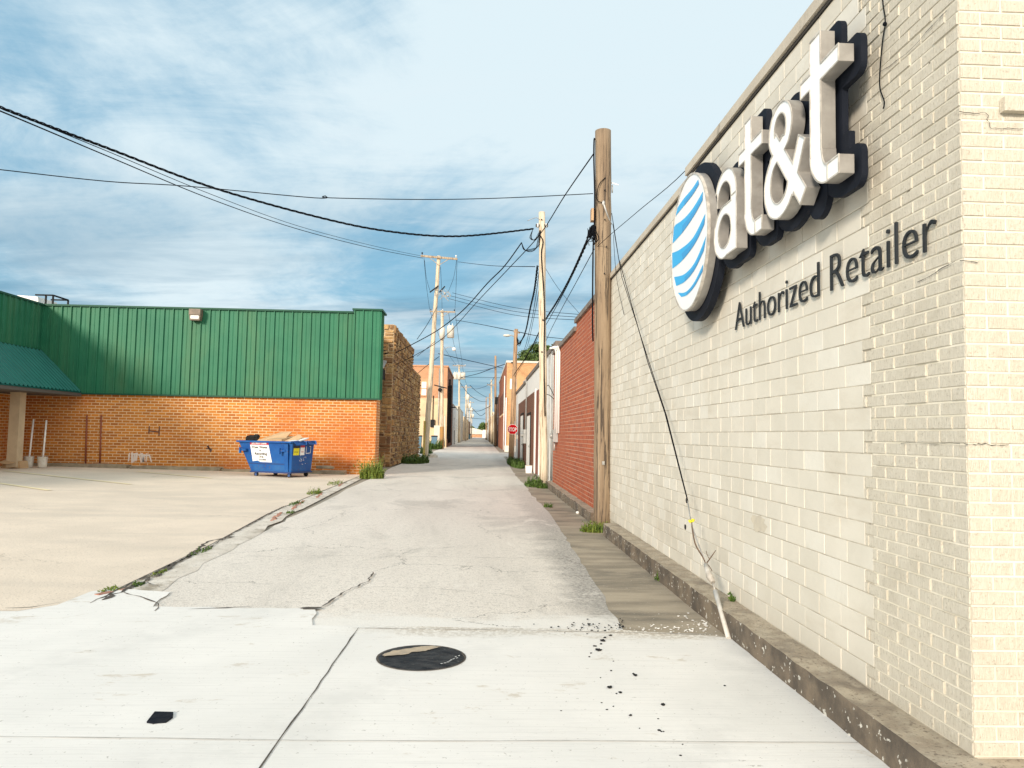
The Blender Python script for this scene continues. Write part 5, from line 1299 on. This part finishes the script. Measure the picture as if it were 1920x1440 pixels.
# guy wire with guard and dead vine
gp = onZ(1367, 1198, .01)
gw = empty('guy_wire', gp, 'guy wire from the nearest pole to a pale rod, with dead vine and yellow tape', 'guy wire')
g0 = P1(1147, 425, -.05); g1 = onX(1289, 935, 2.12); g2 = onX(1328, 1055, 2.10)
def gl(px, py):
    # depth along the guy
    t = (py-425)/(1198-425); return onY(px, py, Y1+(gp.y-Y1)*(t**1.0*.0+1-(1-t)**1.0) if False else 1/((1-t)/Y1+t/gp.y))
b = MB(); b.tube([gl(1147,400), gl(1160,485), gl(1215,680), gl(1247,775), gl(1289,938)], .006, 6); b.tube([gl(1149,420), gl(1166,520), gl(1220,688), gl(1250,780), gl(1290,940)], .005, 6); b.build('cable', M['cable'], gw)
b = MB(); b.tube([gl(1289,938), gl(1297,985), gl(1313,1030), gl(1330,1070)], .006, 6); b.build('lower_cable', M['steel'], gw)
b = MB(); b.tube([gl(1341,1108), gl(1366,1197)], .02, 10); b.build('rod_guard', M['guard'], gw)
b = MB(); b.tube([gl(1323,1058), gl(1330,1080), gl(1337,1092)], [.018,.03,.022], 10); b.tube([gl(1337,1092), gl(1341,1110)], .008, 6); b.build('turnbuckle', M['sign_trim'], gw)
b = MB(); b.tube(smooth([gl(1296,975), gl(1303,1018), gl(1318,1045), gl(1323,1056)],4), .007, 5); b.tube(smooth([gl(1325,1056),gl(1333,1045),gl(1342,1032)],3), [.007,.006,.006,.005,.005,.004,.003], 5); b.tube(smooth([gl(1324,1055),gl(1330,1062),gl(1335,1070)],3), .004, 5); b.tube(smooth([gl(1330,1048),gl(1326,1040),gl(1324,1033)],3), .003, 5); b.build('dead_vine', M['vine'], gw)
b = MB(); c = gl(1296, 976)
for k in range(7): b.sphere(c+Vector((r8.uniform(-.02,.03),r8.uniform(-.03,.03),r8.uniform(-.012,.012))), .018,.016,.01, 7, 5, 0, .2, r8)
b.build('yellow_tape', M['tape'], gw)
b = MB(); a = gl(1287.5, 938); b.sphere(a, .012,.012,.03, 8, 6); b.build('clamp', M['dark'], gw)
cable([(1150,440,Y1-.1),(1156,520,12.5),(1170,590,12)], .004, 'loose thin wire end hanging beside the nearest pole', 'cable', group='loose wires')

# ------------------------------------------------------------------ small things on the ground
mh = onZ(790, 1233, .012); n = 40; r10 = random.Random(17)
mc = empty('manhole_cover', mh, 'round manhole cover smeared with black tar in the white concrete', 'manhole cover')
b = MB(); rings = [(0,.014),(.12,.016),(.22,.014),(.285,.008),(.305,.003)]; vs = []; 
for (r_, z_) in rings[1:]:
    vs += [(r_*math.cos(2*PI*i/n)*(1+r10.uniform(-.02,.02)), r_*math.sin(2*PI*i/n)*(1+r10.uniform(-.02,.02)), z_+r10.uniform(-.003,.003)) for i in range(n)]
vs.append((0,0,.015)); fs = [(len(vs)-1, i, (i+1)%n) for i in range(n)]
for k in range(3): fs += [(k*n+i, (k+1)*n+i, (k+1)*n+(i+1)%n, k*n+(i+1)%n) for i in range(n)]
b.add(vs, fs, 0, True); b.build('tar_disc', M['tar'], mc, world=False)
b = MB(); P0 = [(-.27,.0),(-.22,.09),(-.14,.14),(-.03,.20),(.06,.235),(.14,.21),(.06,.14),(.02,.10),(-.08,.06),(-.12,.0),(-.2,-.02),(-.26,-.05)]; P = []
for i_ in range(len(P0)):
    q0, q1 = P0[i_], P0[(i_+1)%len(P0)]
    for k_ in range(4): t_ = k_/4; P.append((q0[0]+(q1[0]-q0[0])*t_+r10.uniform(-.009,.009), q0[1]+(q1[1]-q0[1])*t_+r10.uniform(-.009,.009)))
b.add([(x_*1.0, y_, .021) for x_, y_ in P], [tuple(range(len(P)-1,-1,-1))]); b.build('sandy_smear', M['sandy'], mc, world=False)
b = MB(); 
for k in range(9):
    a0 = -.95+k*.11; r_ = .262+r10.uniform(-.02,.01); l = .03
    b.add([(r_*math.cos(a0), r_*math.sin(a0), .0185),((r_-.012)*math.cos(a0+.02),(r_-.012)*math.sin(a0+.02),.0185),((r_+.003)*math.cos(a0+.09),(r_+.003)*math.sin(a0+.09),.0185)], [(0,1,2)])
b.build('bare_patches', M['chip'], mc, world=False)
b = MB(); vs = []
for r_ in (.300,.318): vs += [(r_*math.cos(2*PI*i/n), r_*math.sin(2*PI*i/n), .0035) for i in range(n)]
b.add(vs, [(i, i+n, (i+1)%n+n, (i+1)%n) for i in range(n)]); b.build('rim_gap', M['crack'], mc, world=False)
a = [onZ(px, py, .014) for px, py in ((275,1355),(290,1336),(325,1337),(324,1346),(311,1355),(296,1356),(288,1357))]
b = MB(); c = sum(a, Vector())/len(a); b.add([tuple(Vector((p_.x,p_.y,.021))) for p_ in a]+[(p_.x,p_.y,.012) for p_ in a], [tuple(range(6,-1,-1))]+[(i,(i+1)%7,(i+1)%7+7,i+7) for i in range(7)])
o = b.build('tar_patch', M['tarpatch'], None, (c.x,c.y,.012)); tag(o, 'small black four sided patch lying on the white concrete at lower left', 'patch')
# crumbs of asphalt
cr_px = [(1143,1290,5),(1163,1299,3.5),(1188,1264,2.5),(1191,1267,4),(1243,1322,4),(1156,1301,2),(1182,1342,3),(1138,1331,2),(1150,1325,1.8),(1128,1318,1.5),(1236,1370,3),(1240,1372,2),(1244,1372,1.5),(1234,1348,1.5),(1280,1396,1.6),(1359,1286,2),(1199,1366,1.5),(1276,1417,2),(1122,1220,5),(1130,1202,4.5),(1145,1192,3),(1115,1212,2.5),(1108,1225,2),(1134,1196,2.5),(1127,1208,2.5),(1105,1232,2),(1146,1258,2),(1126,1271,1.6),(1052,1333,1.4),(1150,1240,1.4)]
COARSE = {0:'big black crumb, left one of the pair in the middle of the scatter', 1:'black crumb just right of and below the biggest one', 3:'black crumb at the top of the middle scatter', 4:'flat black crumb alone to the right of the middle scatter', 18+0:'big black crumb near the broken asphalt corner, lower of three', 19:'black crumb second from the asphalt corner', 20:'black crumb closest to the asphalt corner', 10:'black crumb nearest the bottom right joint'}
for i, (px, py, s_) in enumerate(cr_px):
    c = onZ(px, py, .012); r_ = s_/FPX*c.y*.95
    b = MB(); b.sphere((0,0,r_*.35), r_*random.uniform(.9,1.5), r_*random.uniform(.9,1.4), r_*.5, 7, 5, 0, .3)
    lab = COARSE.get(i, 'tiny black asphalt crumb on the white concrete')
    o = b.build('asphalt_crumb', M['crumb'], None, c, world=False); o.location = c; 
    o.data.transform(Matrix.Identity(4)); tag(o, lab, 'crumb', 'black asphalt crumbs on the white concrete')
b = MB(); r11 = random.Random(31)
for k in range(150):
    px = r11.gauss(1335, 28); py = 1148+abs(r11.gauss(0, 22))*.9
    if k > 90: px = r11.uniform(1130,1350); py = r11.gauss(1180, 4)
    c = onZ(px, py, .003)
    if c.x > 2.0: continue
    s_ = r11.uniform(.003,.012); b.sphere((c.x,c.y,.006), s_*1.3, s_, s_*.4, 5, 4, 0, .3, r11)
o = b.build('paint_chips', M['chip'], None, (1.9,6.5,0)); tag(o, 'scatter of white paint flakes in the gutter by the rod', 'paint flakes', kind='stuff')
b = MB()
for k in range(60):
    px = 1170-abs(r11.gauss(0,60)); py = 1178+r11.gauss(0, 6); c = onZ(px, py, .003); s_ = r11.uniform(.003,.009)
    b.sphere((c.x,c.y,.014), s_*1.3, s_*1.3, s_*.6, 5, 4, 0, .3, r11)
o = b.build('loose_gravel', M['crumb'], None, (1,6.6,0)); tag(o, 'loose dark gravel at the broken end of the asphalt', 'gravel', kind='stuff')
def rock(px, py, s_, lb, z=0, m='rock'):
    c = onZ(px, py, z); b = MB(); b.sphere((c.x,c.y,z+s_*.5), s_, s_*.9, s_*.7, 9, 7, 0, .15, r11)
    o = b.build('rock', M[m], None, (c.x,c.y,z)); tag(o, lb, 'rock')
rock(1146, 1006, .075, 'pale round rock at the foot of the nearest pole')
rock(1207, 963, .03, 'small white stone in the gutter left of the nearest pole') if False else rock(1083, 963, .04, 'small white stone in the gutter before the red brick wall', 0, 'chip')
rock(812, 862, .35, 'low whitish lump of concrete beside the leaning pole', -.15, 'offwhite')
# rubble bricks along the broken edge
for i, (px, py, l, an, lb) in enumerate(((520,968,.9,1.05,'long sunken red brick edge nearest the cracked strip'),(560,946,1.3,1.0,'second run of sunken red brick along the cracked strip'),(600,928,1.0,1.1,'third run of sunken red brick close to the weeds'),(640,908,1.2,1.15,'farthest run of sunken red brick near the bush'),(215,1112,.20,.5,'broken red brick piece among moss at lower left'),(235,1104,.16,.9,'smaller red brick piece beside the mossy crack at lower left'))):
    l *= 1.6 if i < 4 else 1; c = onZ(px, py, .0); d = Vector((math.cos(an+.6), math.sin(an+.6), 0)); d = Vector((-.12, 1, 0)).normalized() if i < 4 else d
    b = MB(); w = .05 if i < 4 else .045; nn = Vector((-d.y,d.x,0)); kk = max(1, int(l/.2))
    for q in range(kk):
        cc = c+d*(q-kk/2)*(l/kk)+nn*r11.uniform(-.02,.02); b.obox((cc.x,cc.y,.004+r11.uniform(0,.008)), d*(l/kk/2-.004)*r11.uniform(.6,1), nn*w*r11.uniform(.4,.8), Vector((0,0,.008)))
    o = b.build('brick_edging', M['rubble'], None, (c.x,c.y,0)); tag(o, lb, 'brick')

# weeds
def weed(name, cx, cy, cz, rx, ry, h, nb, m, lb, cat='weeds', seed=1, leafy=.5, bw=.012, group=None):
    r = random.Random(seed); b = MB()
    for k in range(nb):
        a = r.uniform(0,2*PI); q = math.sqrt(r.random()); x = cx+math.cos(a)*rx*q; y = cy+math.sin(a)*ry*q
        hh = h*(r.uniform(.3,1.0)*(1-.5*q*q) if r.random() < .88 else r.uniform(.9,1.5)); la = r.uniform(0,2*PI); ln = hh*r.uniform(.1,.7); w = bw*r.uniform(.6,1.3)
        wd = Vector((-math.sin(la+r.uniform(-.8,.8)), math.cos(la), 0)).normalized()*w
        p0 = Vector((x,y,cz)); p1_ = p0+Vector((math.cos(la)*ln*.35, math.sin(la)*ln*.35, hh*.6)); p2_ = p0+Vector((math.cos(la)*ln, math.sin(la)*ln, hh*r.uniform(.75,1)))
        b.add([p0-wd, p0+wd, p1_+wd*.8, p1_-wd*.8, p2_], [(0,1,2,3),(3,2,4)])
        if r.random() < leafy:
            for _ in range(3):
                c = p0.lerp(p2_, r.uniform(.3,1)); u_ = Vector((r.uniform(-1,1),r.uniform(-1,1),r.uniform(-.2,.6))).normalized()*bw*2.6; v_ = u_.cross(Vector((r.uniform(-1,1),r.uniform(-1,1),1))).normalized()*bw*1.2
                b.add([c-u_, c+v_, c+u_, c-v_], [(0,1,2,3)])
    o = b.build(name, M[m], None, (cx,cy,cz)); tag(o, lb, cat, group); return o
a = onZ(697, 897); weed('weed_bush', a.x, a.y, 0, .42, .35, .62, 520, 'leaf_y', 'bright green bushy weed at the corner of the orange brick pilaster', 'bush', 1, .9, .016)
a = onZ(775, 868); weed('weed_clump', a.x, a.y+.5, 0, .8, 2.2, .38, 900, 'leaf', 'dark green weeds along the foot of the stone building', 'weeds', 2, .8, .03)
a = onZ(801, 850); weed('weed_clump', a.x, 62, 0, .5, 1.0, .5, 200, 'leaf', 'weeds just behind the leaning pole', 'weeds', 22, .8, .03)
a = onZ(812, 842); weed('weed_clump', a.x, a.y, 0, .9, 1.5, .9, 420, 'leaf', 'weeds in front of the slate blue bins', 'weeds', 3, .9, .04)
a = onZ(970, 872); weed('grass_patch', 1.95, a.y+1, 0, .42, 5.5, .28, 1800, 'leaf', 'patch of green grass in front of the white doors', 'grass', 4, .3, .02)
a = onZ(1003, 911); weed('weed_clump', a.x, a.y, 0, .32, .8, .28, 420, 'leaf', 'weeds left of the slim pale pole', 'weeds', 5, .6, .014)
a = onZ(1022, 914); weed('weed_clump', a.x-.02, a.y-.3, 0, .26, .22, .16, 200, 'leaf', 'low weeds hugging the foot of the slim pale pole', 'weeds', 6, .6, .012)
weed('weed_clump', 1.95, 13.05, 0, .24, .17, .15, 520, 'leaf_y', 'low green weeds around the foot of the nearest pole', 'weeds', 7, .7, .007)
a = onZ(1238, 1088); weed('weed_clump', a.x+.0, a.y, 0, .06, .07, .10, 90, 'leaf', 'small green weed against the curb below the block wall', 'weeds', 8, .9, .006)
a = onZ(1028, 951); weed('weed_clump', a.x, a.y, 0, .10, .12, .10, 70, 'leaf', 'tiny weed at the asphalt edge left of the nearest pole', 'weeds', 9, .7, .007)
a = onX(1375, 1112, XW-.02); weed('weed_clump', XW-.03, a.y, .19, .02, .04, .09, 26, 'leaf', 'tiny sprout between curb top and block wall', 'weeds', 10, 1, .006)
r12 = random.Random(77)
for i, (px, py, rx, ry, h, nb, lb) in enumerate(((205,1108,.09,.14,.03,80,'mossy weeds in the crack at lower left'),(258,1098,.06,.10,.03,60,'mossy weeds just right of the broken brick'),(300,1075,.05,.2,.03,60,'thin weeds along the crack above the mossy patch'),(375,1035,.08,.4,.03,90,'sparse dry weeds halfway along the cracked strip'),(590,926,.16,.6,.14,190,'tall weeds at the lot edge in front of the dumpster'),(555,945,.12,.5,.07,90,'low weeds among the red bricks'),(628,908,.2,.9,.12,150,'weeds at the far end of the lot edge'),(545,962,.08,.2,.05,60,'small tuft beside the sunken brick edge'))):
    a = onZ(px, py); weed('weed_clump', a.x, a.y, .005, rx, ry, h, nb, 'leaf_y' if i % 2 == 0 else 'leaf', lb, 'weeds', 100+i, .5, .007)

# white block and cup by the white building, bins
a = onZ(991, 887)
bk = empty('bucket', (a.x, a.y, 0), 'small square white container on the ground below the white doors', 'container')
b = MB(); b.prism([(-.11,-.11),(.11,-.11),(.13,.13),(-.13,.13)][:0] or [(-.12,0),(.12,0),(.14,.30),(-.14,.30)], lambda u,v,d: (u,d,v), .12, -.12); b.build('tub', M['white'], bk, world=False)
b = MB(); b.box(-.15,.15,-.13,.13,.302,.325); b.build('lid', M['offwhite'], bk, world=False)
for i, (px, py, lb) in enumerate(((785,843,'slate blue wheeled bin left of the leaning pole'),(814,843,'slate blue wheeled bin right of the leaning pole'))):
    a = onZ(px, py); a.y = 82-i*1; a.x = onY(px, py, a.y).x
    r = empty('wheeled_bin', (a.x,a.y,0), lb, 'bin', 'wheeled bins by the orange building')
    b = MB(); b.prism([(-.24,.08),(.24,.08),(.31,1.3),(-.31,1.3)], lambda u,v,d: (u,d,v), .35, -.35); b.build('body', M['binblue'], r, world=False)
    b = MB(); b.prism([(-.35,1.3),(.35,1.3),(.3,1.42),(-.3,1.42)], lambda u,v,d: (u,d,v), .4, -.4); b.build('lid', M['dark'], r, world=False)
    for s_ in (-.2,.2):
        b = MB(); b.cyl((s_-.04,.35,.12),(s_+.04,.35,.12),.12,.12,12); b.build('wheel', M['rubber'], r, world=False)

# small car-like blue bin far down the left side
a = onZ(881, 822.5)
r = empty('wheeled_bin', (-4.0, 250, 0), 'tiny dark blue bin far down the left side of the alley', 'bin')
b = MB(); b.prism([(-.7,.1),(.7,.1),(.85,1.6),(-.85,1.6)], lambda u,v,d: (u,d,v), .6, -.6); b.build('body', M['binblue'], r, world=False)
b = MB(); b.prism([(-.9,1.6),(.9,1.6),(.7,1.9),(-.7,1.9)], lambda u,v,d: (u,d,v), .65, -.65); b.build('lid', M['dark'], r, world=False)

# trees
def tree(base, h, cw, lb, seed, nc=26, nl=150, ls=.28, cz0=.45):
    r = random.Random(seed); root = empty('tree', base, lb, 'tree', None)
    b = MB(); b.tube([(0,0,-.1),(.1,0,h*.3),(-.1,.1,h*.6),(0,0,h*.8)], [.28,.22,.15,.06], 9)
    cl = []
    for k in range(nc):
        a = r.uniform(0,2*PI); q = r.random()**.6; z = h*(cz0+(1-cz0)*r.random()); tt = (z/h-cz0)/(1-cz0); rad = cw*math.sin(PI*min(1,.2+.75*tt))**.7
        c = Vector((math.cos(a)*rad*q, math.sin(a)*rad*q, z)); cl.append((c, r.uniform(.5,1.0)*cw*.36))
        if k % 3 == 0: b.tube([(0,0,h*.35), tuple(c*.5+Vector((0,0,h*.25))), tuple(c)], [.1,.06,.02], 6)
    b.build('trunk', M['trunk'], root, world=False)
    b = MB()
    for c, rr_ in cl:
        for _ in range(nl):
            d = Vector((r.gauss(0,1), r.gauss(0,1), r.gauss(0,1))); d = d.normalized()*rr_*r.random()**.4; d.z *= .7
            u_ = Vector((r.gauss(0,1),r.gauss(0,1),r.gauss(0,1))).normalized()*ls*r.uniform(.5,1); v_ = u_.cross(Vector((r.gauss(0,1),r.gauss(0,1),r.gauss(0,1)))).normalized()*ls*.5
            p_ = c+d; b.add([p_-u_, p_-v_, p_+u_, p_+v_], [(0,1,2,3)])
    b.build('crown', M['leaf_tree'], root, world=False)
    return root
a = onY(1004, 668, 112); tree((a.x, 112, 0), onY(1008,650,112).z, 3.6, 'dark green leafy tree top showing over the white roof', 5, 50, 190, .26, .5)
a = onY(1037, 668, 58); tree((a.x+.1, 58, 0), onY(1036,646,58).z, 1.4, 'second smaller tree top right above the white wall panel', 6, 26, 150, .11, .6)
b = MB(); r13 = random.Random(90)
for k in range(5200):
    x = r13.uniform(-22, 22); hgt = 7.5+2.2*math.sin(x*.35)+1.2*math.sin(x*1.1+1); z = r13.uniform(0, hgt); y = 470+r13.uniform(-6,6)
    u_ = Vector((r13.gauss(0,1),r13.gauss(0,1),r13.gauss(0,1))).normalized()*.8; v_ = u_.cross(Vector((r13.gauss(0,1),r13.gauss(0,1),r13.gauss(0,1)))).normalized()*.5
    p_ = Vector((x,y,z)); b.add([p_-u_, p_-v_, p_+u_, p_+v_], [(0,1,2,3)])
o = b.build('far_trees', M['leaf_tree'], None, (0,470,0)); tag(o, 'band of green trees beyond the far end of the alley', 'trees', kind='stuff')
